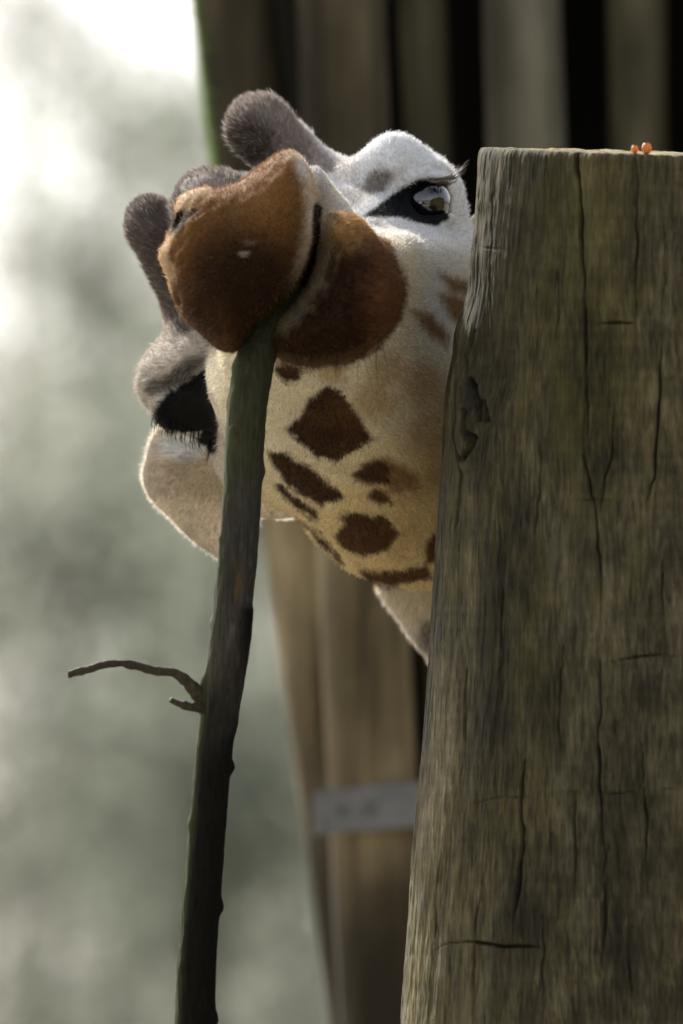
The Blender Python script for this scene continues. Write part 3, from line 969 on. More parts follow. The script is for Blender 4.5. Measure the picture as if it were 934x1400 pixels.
# neck, trunk, legs
cap((470, 480, 160), (677, 743, 300), 165, 150, 40)
cap((677, 743, 300), (960, 1150, 520), 150, 205, 60)
cap((960, 1150, 520), (1500, 1900, 760), 205, 330, 120)
cap((1500, 1900, 760), (1900, 2200, 800), 330, 480, 160)
ell((2150, 2320, 820), (820, 560, 420), 160, fr=(axes((1, 0.12, 0)), axes((-0.12, 1, 0)), axes((0, 0, 1))))
cap((1720, 2350, 640), (1650, 3300, 640), 210, 120, 120); cap((1650, 3300, 640), (1650, 3500, 640), 105, 100, 50)
cap((1650, 3500, 640), (1650, 4450, 660), 85, 72, 40); cap((1650, 4480, 650), (1620, 4700, 640), 78, 100, 30)
cap((1760, 2350, 1020), (1770, 3300, 1020), 200, 115, 120); cap((1770, 3300, 1020), (1760, 4450, 1020), 95, 72, 50)
cap((1760, 4480, 1010), (1730, 4700, 1000), 78, 100, 30)
cap((2750, 2420, 650), (2860, 3200, 650), 250, 120, 120); cap((2860, 3200, 650), (2960, 3450, 650), 110, 92, 50)
cap((2960, 3450, 650), (2880, 4450, 650), 85, 70, 40); cap((2880, 4480, 650), (2850, 4700, 640), 76, 98, 30)
cap((2750, 2420, 1010), (2900, 3200, 1010), 240, 118, 120); cap((2900, 3200, 1010), (3020, 3450, 1010), 108, 92, 50)
cap((3020, 3450, 1010), (2980, 4450, 1010), 85, 70, 40); cap((2980, 4480, 1010), (2950, 4700, 1000), 76, 98, 30)


def surface_nets():
    s = FLD < 0
    c = np.zeros(tuple(n_ - 1 for n_ in s.shape), np.int8)
    for a_ in (0, 1):
        for b_ in (0, 1):
            for d_ in (0, 1):
                c += s[a_:s.shape[0] - 1 + a_, b_:s.shape[1] - 1 + b_, d_:s.shape[2] - 1 + d_]
    idx = np.argwhere((c > 0) & (c < 8))
    lut = np.full(c.shape, -1, np.int32)
    lut[idx[:, 0], idx[:, 1], idx[:, 2]] = np.arange(len(idx))
    pos = np.zeros((len(idx), 3)); cnt = np.zeros(len(idx))
    crd = (U.astype(float), Vg.astype(float), Wg.astype(float))
    corners = [(a_, b_, d_) for a_ in (0, 1) for b_ in (0, 1) for d_ in (0, 1)]
    for ax in range(3):
        for cn in corners:
            if cn[ax]: continue
            e = list(cn); e[ax] = 1
            i0 = idx + np.array(cn); i1 = idx + np.array(e)
            f0 = FLD[i0[:, 0], i0[:, 1], i0[:, 2]].astype(float); f1 = FLD[i1[:, 0], i1[:, 1], i1[:, 2]].astype(float)
            m_ = (f0 < 0) != (f1 < 0)
            t = np.where(m_, f0 / np.where(m_, f0 - f1, 1), 0)
            p0 = np.stack([crd[q_][i0[:, q_]] for q_ in range(3)], -1); p1 = np.stack([crd[q_][i1[:, q_]] for q_ in range(3)], -1)
            pos += np.where(m_[:, None], p0 + (p1 - p0) * t[:, None], 0); cnt += m_
    pos /= cnt[:, None]
    quads = []
    for ax in range(3):
        b_, d_ = [(1, 2), (2, 0), (0, 1)][ax]
        n_ = s.shape
        sa_ = [slice(0, None)] * 3; sb_ = [slice(0, None)] * 3
        sa_[ax] = slice(0, n_[ax] - 1); sb_[ax] = slice(1, n_[ax])
        A = s[tuple(sa_)]; B = s[tuple(sb_)]
        e = np.argwhere(A != B)
        e = e[(e[:, b_] > 0) & (e[:, d_] > 0) & (e[:, b_] < n_[b_] - 1) & (e[:, d_] < n_[d_] - 1)]
        flip = A[e[:, 0], e[:, 1], e[:, 2]]
        def cell(ob, od):
            q_ = e.copy(); q_[:, b_] -= ob; q_[:, d_] -= od
            return lut[q_[:, 0], q_[:, 1], q_[:, 2]]
        Q = np.stack([cell(1, 1), cell(0, 1), cell(0, 0), cell(1, 0)], -1)
        Q[~flip] = Q[~flip][:, ::-1]
        quads.append(Q)
    Q = np.concatenate(quads)
    Q = Q[(Q >= 0).all(1)]
    return pos, Q


BP, BQ = surface_nets()
# one light smoothing pass
def smooth(pos, Q, it=2, f=0.5):
    for _ in range(it):
        acc = np.zeros_like(pos); cn = np.zeros(len(pos))
        for a_, b_ in ((0, 1), (1, 2), (2, 3), (3, 0)):
            np.add.at(acc, Q[:, a_], pos[Q[:, b_]]); np.add.at(cn, Q[:, a_], 1)
            np.add.at(acc, Q[:, b_], pos[Q[:, a_]]); np.add.at(cn, Q[:, b_], 1)
        pos = pos + f * (acc / np.maximum(cn, 1)[:, None] - pos)
    return pos
BP = smooth(BP, BQ)
# skin relief: soft folds on the lips and nostrils, faint unevenness over bone and muscle
_t = np.concatenate([BQ[:, [0, 1, 2]], BQ[:, [0, 2, 3]]])
_n = np.cross(BP[_t[:, 1]] - BP[_t[:, 0]], BP[_t[:, 2]] - BP[_t[:, 0]])
VN = np.zeros_like(BP)
for q_ in range(3): np.add.at(VN, _t[:, q_], _n)
VN /= np.linalg.norm(VN, axis=1)[:, None] + 1e-9
_s = -1.0 if VN[BP[:, 2] < -600][:, 2].mean() > 0 else 1.0
_u, _v, _w = BP.T
lipm = sstep(-400, -450, _w)
nos = np.exp(-((_u - 262) / 45) ** 2 - ((_v - 320) / 70) ** 2) * lipm
edge_f = np.exp(-((pdist(spline(ULIP, 4), _u, _v) + 16) / 12.0) ** 2) * lipm
rel = 2.2 * fbm(_u / 34, _v / 34, _w / 34, 3) * (1 - lipm) + lipm * (2.6 * fbm(_u / 26 + 3, _v / 26, _w / 40, 3))
rel += (nos * 5 + edge_f * 2.5) * fbm((_u * .8 + _v * .6) / 9, (_u * -.6 + _v * .8) / 30, _w / 30, 2)
rel *= ((_v < 940) & (_u < 720)) * (np.hypot(_u - 586, _v - 277) > 42)
BP = BP + VN * _s * rel[:, None]
WB = P(BP[:, 0], BP[:, 1], BP[:, 2])
# photo-space u,v axes are left handed with depth away: u right, v down, w away is right handed -> fix winding by test
c4 = WB[BQ]
nrm = np.cross(c4[:, 2] - c4[:, 0], c4[:, 3] - c4[:, 1])
# outward test on the head's front: faces nearest the camera should face -y
fr_ = (BP[BQ].mean(1)[:, 2] < -600)
if nrm[fr_][:, 1].mean() > 0:
    BQ = BQ[:, ::-1]; nrm = -nrm

POLY = lambda z, s=300 / 875., ox=340, oy=440: [(ox + a_ * s, oy + b_ * s) for a_, b_ in z]
DARK = [  # traced dark patches of the throat (from an enlarged view of the photograph)
    POLY([(145, 425), (205, 370), (230, 310), (310, 255), (385, 280), (430, 360), (490, 465), (420, 520), (340, 555), (270, 535), (200, 480)]),
    POLY([(75, 510), (150, 520), (250, 580), (340, 650), (380, 700), (300, 735), (230, 700), (150, 640), (100, 570)]),
    POLY([(100, 655), (130, 635), (200, 700), (285, 760), (270, 795), (200, 750), (140, 700)]),
    POLY([(465, 690), (500, 665), (560, 675), (580, 715), (520, 735)]),
    POLY([(340, 850), (385, 805), (360, 765), (440, 752), (480, 778), (550, 775), (605, 850), (560, 905), (450, 940), (380, 905)]),
    POLY([(440, 985), (500, 990), (600, 992), (720, 960), (745, 1030), (560, 1052), (470, 1036)]),
    POLY([(185, 778), (270, 830), (330, 900), (385, 965), (360, 962), (290, 890), (240, 835)]),
    POLY([(105, 195), (110, 165), (215, 165), (205, 228), (150, 245)]),
    POLY([(700, 880), (760, 820), (760, 960), (705, 960)]),
]
MID = [POLY([(410, 610), (470, 560), (530, 538), (590, 560), (660, 600), (680, 660), (600, 690), (545, 655), (480, 645)]),
       [(562, 424), (588, 428), (614, 458), (610, 474), (586, 458)], [(598, 404), (622, 400), (650, 420), (640, 450), (615, 435)],
       [(600, 375), (640, 385), (640, 405), (612, 396)]]
P4D = POLY([(410, 610), (470, 560), (520, 545), (560, 570), (555, 640), (520, 650), (480, 645)])
TAN = [(577, 526, 34), (511, 546, 32), (455, 507, 22), (529, 502, 26), (590, 590, 36), (553, 668, 34), (545, 735, 36), (600, 640, 26), (612, 548, 18)]
BLACK_R = [(496, 297), (512, 285), (530, 272), (552, 256), (572, 246), (592, 243), (610, 250), (617, 275), (613, 300), (597, 310), (572, 304), (545, 297), (520, 297)]
BLACK_L = [(208, 580), (216, 556), (228, 540), (252, 524), (292, 496), (300, 560), (296, 618), (284, 618), (268, 600), (244, 590), (222, 588)]


def lerp(c, c2, m_):
    return c + (np.array(c2) - c) * m_[:, None]


def coat(p):
    u, v, w = p[:, 0], p[:, 1], p[:, 2]
    n1 = fbm(u / 14, v / 14, w / 14, 3); n2 = fbm(u / 60 + 9, v / 60, w / 60, 2); n3 = fbm(u / 5, v / 5, w / 5, 2)
    uu_ = u + n1 * 5 + n3 * 2; vv_ = v + fbm(u / 14 + 50, v / 14, w / 14, 3) * 5
    c = np.tile(np.array([0.76, 0.68, 0.53]), (len(u), 1))
    # golden throat towards the back
    c = lerp(c, (0.67, 0.53, 0.30), sstep(560, 740, v + 0.5 * (u - 450)) * sstep(-420, -250, w))
    # white-grey face on the upper side of the head
    face = sstep(30, 120, -(v - 515) + (u - 480) * 0.25) * sstep(-380, -250, w)
    c = lerp(c, (0.82, 0.81, 0.81), face * np.clip(0.9 + 0.3 * n2, 0, 1))
    # mouse-grey brown left side of the face
    c = lerp(c, (0.46, 0.41, 0.36), sstep(330, 290, u) * sstep(-200, -120, w) * 0.85)
    # other patches on the neck and trunk: cell pattern
    far = (v > 930) | (u > 720)
    # soft tan clouds
    for a_, b_, r_ in TAN:
        d = np.hypot(uu_ - a_, vv_ - b_)
        c = lerp(c, (0.48, 0.33, 0.17), 0.62 * sstep(r_ * 1.25, r_ * 0.45, d) * (w > -420))
    for pl in MID:
        d = pdist(pl, uu_, vv_)
        c = lerp(c, (0.30, 0.185, 0.085), sstep(8, -8, d) * (w > -420) * (w < 260))
    for pl in DARK:
        d = pdist(pl, uu_, vv_)
        dk = lerp(np.tile(np.array([0.055, 0.025, 0.012]), (len(u), 1)), (0.125, 0.062, 0.026), np.clip(0.35 + 0.9 * n2 + (u - 470) / 160, 0, 0.9))
        m_ = (sstep(4.0, -4.5, d + 2.5 * n3) * (w > -420) * (w < 330))[:, None]
        c = c * (1 - m_) + dk * m_
    c = lerp(c, (0.075, 0.036, 0.016), sstep(5, -5, pdist(P4D, uu_, vv_)) * (w > -420))
    # throat below the jaw
    c = lerp(c, (0.64, 0.55, 0.42), ((v > 802) & (v < 1000) & (w > 120)).astype(float))
    c = lerp(c, (0.10, 0.055, 0.03), sstep(32, 12, np.hypot((u - 594), (v - 868))) * (w > 120))
    # grey and brown marks of the face
    for (a_, b_, rx, ry, cc, am) in [(516, 250, 26, 16, (0.16, 0.12, 0.085), .85), (478, 272, 26, 15, (0.30, 0.27, 0.25), .6), (535, 350, 16, 22, (0.42, 0.36, 0.32), .5),
                                     (470, 235, 22, 22, (0.55, 0.47, 0.42), .5), (560, 345, 10, 10, (0.4, 0.33, 0.27), .5), (515, 312, 10, 12, (0.3, 0.28, 0.27), .5),
                                     (250, 510, 42, 14, (0.07, 0.06, 0.05), .9), (215, 528, 16, 12, (0.08, 0.065, 0.055), .8), (295, 470, 14, 16, (0.2, 0.17, 0.15), .5), (250, 465, 30, 9, (0.25, 0.22, 0.2), .5)]:
        th = -0.62
        x_ = (uu_ - a_) * math.cos(th) - (vv_ - b_) * -math.sin(th) * -1; y_ = (uu_ - a_) * -math.sin(th) + (vv_ - b_) * math.cos(th)
        x_ = (uu_ - a_) * math.cos(th) + (vv_ - b_) * math.sin(th)
        d = np.sqrt((x_ / rx) ** 2 + (y_ / ry) ** 2)
        c = lerp(c, cc, am * sstep(1.25, 0.55, d) * (w > -260))
    # white under the left eye
    d = np.sqrt(((u - 252) / 34) ** 2 + ((v - 612) / 18) ** 2)
    c = lerp(c, (0.75, 0.75, 0.75), sstep(1.3, 0.8, d) * (w > -160))
    # black skin round the eyes
    c = lerp(c, (0.008, 0.008, 0.009), sstep(3, -2, pdist(BLACK_R, u + n3 * 2, v + n3 * 2)) * (w > -300))
    c = lerp(c, (0.008, 0.007, 0.006), sstep(3, -2, pdist(BLACK_L, u + n3 * 2, v + n3 * 2)) * (w > -150))
    # ossicones
    o1 = np.minimum(np.hypot(u - 352, v - 172) - 70 + 26 * n2, ldist([(352, 172), (425, 240)], u, v) - 42)
    c = lerp(c, (0.28, 0.225, 0.195), sstep(10, -14, o1) * (w > -60) * (v < 300) * 0.95)
    c = lerp(c, (0.10, 0.074, 0.066), sstep(50, 18, np.hypot(u - 342, v - 196)) * (w > -60))
    o2 = ldist([(206, 304), (262, 415)], u, v) - 46
    c = lerp(c, (0.17, 0.135, 0.122), sstep(10, -12, o2) * (w > -60))
    o3 = np.hypot(u - 288, v - 275) - 62
    c = lerp(c, (0.23, 0.19, 0.165), sstep(12, -12, o3) * (w > -120) * (w < 120))
    # upper lip
    dl = pdist(spline(ULIP, 4), u, v)
    m_ = sstep(16, 6, dl) * sstep(-400, -440, w)
    hi_ = np.clip(sstep(120, -70, (u - 300) * 0.05 + (v - 300)) + 0.35 * n2 + 0.35 * sstep(285, 240, u), 0, 1)
    lip = lerp(np.tile(np.array([0.042, 0.0165, 0.0055]), (len(u), 1)), (0.19, 0.088, 0.026), hi_)
    lip = lerp(lip, (0.018, 0.0085, 0.0035), 0.9 * sstep(95, 20, np.hypot((u - 340) / 1.1, (v - 380))))
    lip = lerp(lip, (0.60, 0.47, 0.33), sstep(-26, -2, dl + 3 * n1) * sstep(380, 412, u) * sstep(420, 290, v) * .95)
    lip = lerp(lip, (0.55, 0.38, 0.23), sstep(-12, -2, dl + 5 * n1) * (u < 290) * sstep(410, 380, v) * 0.8)
    lip = lerp(lip, (0.62, 0.55, 0.48), sstep(14, 4, np.hypot((u - 416), (v - 226) * .5)) * .8)
    lip = lerp(lip, (0.02, 0.013, 0.01), sstep(18, 8, np.hypot((u - 243) * 1.2 + (v - 304) * .5, (v - 304) * 0.8)))
    lip = lerp(lip, (0.02, 0.013, 0.01), sstep(13, 6, np.hypot((u - 262) * 1.0, (v - 292) * 1.6)) * .7)
    lip = lerp(lip, (0.30, 0.24, 0.20), .8 * sstep(1.2, 0.5, np.hypot((u - 334) / 9, (v - 347) / 4)))  # wet glint painted into the lip colour
    lip = lerp(lip, (0.14, 0.09, 0.06), .6 * sstep(1.2, 0.5, np.hypot((u - 342) / 11, (v - 331) / 5)))  # second, weaker glint painted just above it
    c = c * (1 - m_[:, None]) + lip * m_[:, None]
    # lower lip
    dl2 = pdist(spline(LLIP, 4), u, v)
    m_ = sstep(18, 4, dl2 + 5 * n1) * sstep(-330, -400, w) * (1 - m_)
    lo_ = np.tile(np.array([0.030, 0.0125, 0.006]), (len(u), 1))
    lo_ = lerp(lo_, (0.36, 0.20, 0.07), sstep(360, 305, v + 10 * n1) * sstep(430, 460, u))
    lo_ = lerp(lo_, (0.19, 0.082, 0.036), sstep(478, 540, u + 8 * n1) * .85)
    lo_ = lerp(lo_, (0.16, 0.09, 0.04), .6 * sstep(-12, 0, dl2) * (v > 440))
    ml = [(440, 303), (437, 345), (428, 380), (410, 408), (384, 436)]
    lo_ = lerp(lo_, (0.34, 0.27, 0.165), sstep(30, 2, ldist(ml, u, v) + 12 * n1 + 4 * n3) * .8)
    c = c * (1 - m_[:, None]) + lo_ * m_[:, None]
    c = lerp(c, (0.66, 0.60, 0.57), sstep(14, 4, ldist([(428, 222), (445, 262), (462, 296)], u, v)) * (w > -480) * (w < -200) * (dl > 5) * (dl2 > 4))
    # mouth cleft
    cleft = [(434, 285), (432, 330), (424, 362), (404, 402), (372, 434), (350, 452)]
    c = lerp(c, (0.015, 0.010, 0.009), sstep(9, 4, ldist(cleft, u, v)) * (w < -330) * (w > -606))
    # patches on the unseen neck and trunk
    cell = fbm(u / 150, v / 150, w / 150, 2)
    c = lerp(c, (0.10, 0.05, 0.022), far * sstep(-0.12, -0.02, cell) * (v < 3800))
    return np.clip(c * (1 + 0.10 * n3 + 0.08 * n1)[:, None], 0.004, 0.9)


BC = coat(BP)
gorg = P(1900, 4735, 800)
giraffe = thing('giraffe', 'giraffe with tilted head peering from behind the post, gripping a branch in its brown lips', 'giraffe', (float(gorg[0]), float(gorg[1]), 0.0))
GL = np.array(giraffe.location)
bme = fast_mesh('body', WB - GL, BQ, M['coat'])
setcol(bme, BC)
body = bpy.data.objects.new('body', bme); link(body); body.parent = giraffe


def gpart(name, V, faces, mtl, parent=giraffe, smooth_=True, **kw):
    o = bpy.data.objects.new(name, fast_mesh(name, np.asarray(V) - GL, faces, mtl, smooth_))
    link(o); o.parent = parent
    for k_, v_ in kw.items(): o[k_] = v_
    return o


# eyes: a dark wet ball with a cornea bulge
def eyeball(c, r, look):
    n, sg = 28, 40
    th = np.linspace(0, np.pi, n); ph = np.linspace(0, 2 * np.pi, sg, endpoint=False)
    TH, PH = np.meshgrid(th, ph, indexing='ij')
    look = axes(look); s_ = axes(np.cross(look, (0.2, 1, 0.1))); t_ = np.cross(look, s_)
    rr_ = r * (1 + 0.06 * np.exp(-(TH / 0.55) ** 2))
    q_ = rr_[..., None] * (np.cos(TH)[..., None] * look + np.sin(TH)[..., None] * (np.cos(PH)[..., None] * s_ + np.sin(PH)[..., None] * t_)) + np.array(c)
    q_ = q_.reshape(-1, 3)
    i_ = np.arange(n - 1)[:, None]; j_ = np.arange(sg)[None]; j2_ = (j_ + 1) % sg
    F_ = np.stack([i_ * sg + j_, (i_ + 1) * sg + j_, (i_ + 1) * sg + j2_, i_ * sg + j2_], -1).reshape(-1, 4)
    return P(q_[:, 0], q_[:, 1], q_[:, 2]), F_
V_, F_ = eyeball((583, 277, -64), 34, (0.55, -0.25, -1))
gpart('eye', V_, F_, M['eye'])
V_, F_ = eyeball((270, 570, -6), 29, (-0.4, 0.3, -1))
gpart('eye', V_, F_, M['eye'])


# ears
def ear(Lp, Rp, w0, cup, tipw, colf, n=40, m_=26, th=7):
    L_ = spline(Lp, 8, closed=False); R_ = spline(Rp, 8, closed=False)
    def res(q):
        d = np.concatenate([[0], np.cumsum(np.linalg.norm(np.diff(q, axis=0), axis=1))]); t = np.linspace(0, d[-1], n)
        return np.stack([np.interp(t, d, q[:, 0]), np.interp(t, d, q[:, 1])], -1)
    L_, R_ = res(L_), res(R_)
    s_ = np.linspace(0, 1, m_)
    G = L_[:, None] * (1 - s_)[None, :, None] + R_[:, None] * s_[None, :, None]
    t = np.linspace(0, 1, n)[:, None]
    w_ = w0 + tipw * t + cup * (4 * (s_ - 0.5)[None] ** 2) * np.ones_like(t)
    w_ = w_ + 2.0 * fbm(G[..., 0] / 20, G[..., 1] / 20, 0 * w_, 2)
    edge = np.minimum(np.minimum(s_, 1 - s_)[None] * 10, np.minimum(1, (1 - t) * 14))
    thk = th * np.sqrt(np.clip(edge, 0, 1)) * 0.5 + 0.6
    A = np.stack([G[..., 0], G[..., 1], w_ - thk], -1).reshape(-1, 3); B = np.stack([G[..., 0], G[..., 1], w_ + thk], -1).reshape(-1, 3)
    q_ = np.concatenate([A, B])
    i_ = np.arange(n - 1)[:, None]; j_ = np.arange(m_ - 1)[None]
    f1 = np.stack([i_ * m_ + j_, i_ * m_ + j_ + 1, (i_ + 1) * m_ + j_ + 1, (i_ + 1) * m_ + j_], -1).reshape(-1, 4)
    f2 = f1[:, ::-1] + n * m_
    bd = [i * m_ for i in range(n)][::-1] + list(range(1, m_)) + [i * m_ + m_ - 1 for i in range(1, n)] + [(n - 1) * m_ + j for j in range(m_ - 2, 0, -1)]
    bd = np.array(bd); b2 = np.roll(bd, -1)
    f3 = np.stack([bd, bd + n * m_, b2 + n * m_, b2], -1)
    c_ = colf(q_)
    return q_, [f1, f2, f3], c_


def earcol(q_):
    u, v = q_[:, 0], q_[:, 1]
    n1 = fbm(u / 16, v / 16, 0 * u, 3)
    c = np.tile(np.array([0.68, 0.61, 0.51]), (len(u), 1))
    c = lerp(c, (0.46, 0.39, 0.30), sstep(60, 15, np.hypot((u - 270) / 1.5, v - 655)) * .7)
    c = lerp(c, (0.60, 0.53, 0.44), sstep(700, 740, v))
    d = np.sqrt(((u - 252) / 34) ** 2 + ((v - 610) / 20) ** 2)
    c = lerp(c, (0.78, 0.78, 0.78), sstep(1.3, 0.7, d))
    return np.clip(c * (1 + 0.2 * n1)[:, None], .01, .9)


EL = [(262, 570), (222, 582), (208, 598), (200, 626), (195, 652), (206, 682), (232, 708), (262, 738), (298, 764), (316, 774)]
ER = [(380, 560), (398, 610), (415, 660), (412, 690), (400, 707), (380, 708), (360, 704), (345, 725), (330, 758), (318, 776)]
eq, ef, ec = ear(EL, ER, 70, 26, 70, earcol)
eo = gpart('ear', P(eq[:, 0], eq[:, 1], eq[:, 2]), ef, M['ear'])
setcol(eo.data, ec)
EL2 = [(640, 300), (690, 262), (740, 250), (800, 262), (850, 285), (872, 300)]
ER2 = [(650, 400), (700, 395), (750, 385), (800, 360), (850, 325), (874, 302)]
eq2, ef2, ec2 = ear(EL2, ER2, 110, 26, 60, lambda q_: np.tile(np.array([0.42, 0.345, 0.26]), (len(q_), 1)))
eo2 = gpart('ear', P(eq2[:, 0], eq2[:, 1], eq2[:, 2]), ef2, M['ear'])
setcol(eo2.data, ec2)

# short hair of the coat: thin tapering blades, real geometry
def hairs(pos, tri, tn, count, lenf, colf, seed, wd=0.42, region=None):
    r_ = np.random.default_rng(seed)
    A, B, C = pos[tri[:, 0]], pos[tri[:, 1]], pos[tri[:, 2]]
    ar = np.linalg.norm(np.cross(B - A, C - A), axis=1)
    if region is not None: ar = ar * region(A)
    pr = ar / ar.sum()
    f = r_.choice(len(tri), count, p=pr)
    a_, b_ = r_.random(count), r_.random(count)
    sw = a_ + b_ > 1; a_[sw] = 1 - a_[sw]; b_[sw] = 1 - b_[sw]
    p = A[f] + (B[f] - A[f]) * a_[:, None] + (C[f] - A[f]) * b_[:, None]
    nn = tn[f]
    ln, comb, lift = lenf(p, nn)
    comb = comb + 0.55 * np.stack([fbm(p[:, 0] / 30, p[:, 1] / 30, p[:, 2] / 30 + k_ * 9, 2) for k_ in range(3)], -1) * np.linalg.norm(comb, axis=1)[:, None]
    tg = comb - nn * (comb * nn).sum(1)[:, None]
    tg = tg / (np.linalg.norm(tg, axis=1)[:, None] + 1e-6)
    d = nn * lift[:, None] + tg * 1.0 + r_.normal(0, 0.28, (count, 3))
    d /= np.linalg.norm(d, axis=1)[:, None]
    d2 = d + tg * 0.5 - nn * 0.15; d2 /= np.linalg.norm(d2, axis=1)[:, None]
    ln = ln * r_.uniform(0.55, 1.25, count)
    side = np.cross(d, nn + r_.normal(0, 0.5, (count, 3))); side /= np.linalg.norm(side, axis=1)[:, None] + 1e-6
    w_ = wd * r_.uniform(0.7, 1.3, count)[:, None]
    p = p - nn * 0.6
    m1 = p + d * (ln * 0.5)[:, None]; m2 = m1 + d2 * (ln * 0.5)[:, None]
    q_ = np.stack([p - side * w_, p + side * w_, m1 + side * w_ * .8, m1 - side * w_ * .8, m2], 1).reshape(-1, 3)
    b0 = np.arange(count)[:, None] * 5
    F4 = b0 + np.array([[0, 1, 2, 3]]); F3 = b0 + np.array([[3, 2, 4]])
    c = colf(p) * (r_.uniform(0.75, 1.4, count)[:, None])
    return q_, [F4, F3], np.repeat(np.clip(c, 0.004, .92), 5, 0)


tri = np.concatenate([BQ[:, [0, 1, 2]], BQ[:, [0, 2, 3]]])
a3 = BP[tri]
tn = np.cross(a3[:, 1] - a3[:, 0], a3[:, 2] - a3[:, 0])
fr_ = a3.mean(1)[:, 2] < -600
if tn[fr_][:, 2].mean() > 0: tn = -tn
tn /= np.linalg.norm(tn, axis=1)[:, None] + 1e-9


def region(A):
    u, v, w = A[:, 0], A[:, 1], A[:, 2]
    eye = (np.hypot(u - 586, v - 277) < 34) | (np.hypot(u - 264, v - 568) < 32)
    r_ = ((u < 690) & (v < 960) & (w < 420)).astype(float) * (~eye)
    oss = ((np.hypot(u - 360, v - 180) < 75) | (ldist([(206, 304), (262, 415)], u, v) < 60)) & (w > -60)
    r_ = r_ * np.where(oss, 2.4, 1.0)
    return r_


def lenf(p, nn):
    u, v, w = p[:, 0], p[:, 1], p[:, 2]
    ln = np.full(len(u), 7.5)
    oss = ((np.hypot(u - 360, v - 180) < 70) | (ldist([(206, 304), (262, 415)], u, v) < 50) | (np.hypot(u - 288, v - 270) < 50)) & (w > -60)
    ln = np.where(oss, 10.0, ln)
    ln = np.where(w < -420, 5.5, ln)
    ln = np.where((w < -360) & (pdist(LLIP, u, v) < 12) & (pdist(ULIP, u, v) > 4), 9.5, ln)
    ln = np.where((v > 795) & (w > 100), 12.0, ln)
    ln = np.where((np.hypot(u - 262, v - 520) < 110) & (w > -120) & (u < 300), 11.0, ln)
    comb = np.stack([(u - 420) * 0.002, (v - 400) * 0.002, np.full(len(u), 1.0)], -1)
    co = np.stack([np.full(len(u), -0.5), np.full(len(u), -0.75), np.full(len(u), 0.2)], -1)
    comb = np.where(oss[:, None], co, comb)
    comb = np.where((w < -420)[:, None], np.stack([(u - 360) * 0.01, (v - 380) * 0.01, np.full(len(u), 0.5)], -1), comb)
    lift = np.where(oss, 0.9, np.where(w < -420, 0.5, 0.42))
    return ln, comb, lift


hq, hf, hc = hairs(BP, tri, tn, 260000, lenf, coat, 5, 0.40, region)
ho = gpart('coat_hair', P(hq[:, 0], hq[:, 1], hq[:, 2]), hf, M['hair'], giraffe, False, kind='stuff')
setcol(ho.data, hc)
# longer, sparser pale guard hairs
def region2(A):
    u, v, w = A[:, 0], A[:, 1], A[:, 2]
    r_ = region(A)
    return r_ * np.where((v > 792) & (w > 100), 7.0, 1.0) * (w > -330) * (pdist(BLACK_R, u, v) > 3) * (pdist(BLACK_L, u, v) > 3)
def lenf2(p, nn):
    ln, comb, lift = lenf(p, nn)
    return ln * 1.15 + 1.5, comb, lift + 0.3
def coat2(p):
    u, v, w = p[:, 0], p[:, 1], p[:, 2]
    c = coat(p)
    oss = ((np.hypot(u - 360, v - 180) < 95) | (ldist([(206, 304), (262, 415)], u, v) < 60) | (np.hypot(u - 288, v - 270) < 60)) & (w > -100)
    pale = oss | ((v > 795) & (w > 100)) | ((u < 300) & (v > 430) & (v < 640)) | (v < 300)
    k = np.where(pale, 1.0, 0.0)[:, None]
    return c * (1.05 - 0.6 * k) + np.array([0.72, 0.69, 0.63]) * 0.42 * k
hq, hf, hc = hairs(BP, tri, tn, 46000, lenf2, coat2, 15, 0.30, region2)
ho = gpart('guard_hair', P(hq[:, 0], hq[:, 1], hq[:, 2]), hf, M['hair_pale'], giraffe, False, kind='stuff')
setcol(ho.data, hc)
def region3(A):
    u, v, w = A[:, 0], A[:, 1], A[:, 2]
    dl = np.minimum(np.abs(pdist(ULIP, u, v)), np.abs(pdist(LLIP, u, v)))
    return (w < -400) * (0.25 + 2.0 * (dl < 22))
hq, hf, hc = hairs(BP, tri, tn, 9000, lambda p, nn: (np.full(len(p), 8.5), np.stack([(p[:, 0] - 370) * .01, (p[:, 1] - 370) * .01, np.full(len(p), .4)], -1), np.full(len(p), .9)),
                   lambda p: coat(p) * 0.7 + np.array([0.30, 0.20, 0.11]) * 0.45, 25, 0.26, region3)
ho = gpart('lip_hair', P(hq[:, 0], hq[:, 1], hq[:, 2]), hf, M['hair_pale'], giraffe, False, kind='stuff')
setcol(ho.data, hc)
# ear rim hair
et = np.concatenate([ef[0][:, [0, 1, 2]], ef[0][:, [0, 2, 3]]])
a3 = eq[et]; etn = np.cross(a3[:, 1] - a3[:, 0], a3[:, 2] - a3[:, 0]); etn *= np.sign(-etn[:, 2:3] + 1e-9); etn /= np.linalg.norm(etn, axis=1)[:, None] + 1e-9
def elen(p, nn):
    u, v = p[:, 0], p[:, 1]
    comb = np.stack([(u - 300) * 0.01 - 0.1, (v - 640) * 0.01 + 0.1, np.full(len(u), 0.2)], -1)
    return np.where(np.hypot(u - 245, v - 608) < 34, 14.0, 7.0), comb, np.full(len(u), 0.3)
hq, hf, hc = hairs(eq, et, etn, 14000, elen, earcol, 8, 0.36)
rim = np.concatenate([spline(EL, 40, False), spline(ER, 40, False)])
rr_ = np.random.default_rng(4)
k_ = rr_.integers(0, len(rim), 1700)
p0 = np.column_stack([rim[k_] + rr_.normal(0, 1.2, (1700, 2)), 70 + 70 + 20 * rr_.random(1700)])
dirs = np.column_stack([(p0[:, 0] - 295), (p0[:, 1] - 650), rr_.normal(0, 40, 1700)]); dirs /= np.linalg.norm(dirs, axis=1)[:, None]
dirs += rr_.normal(0, .3, dirs.shape)
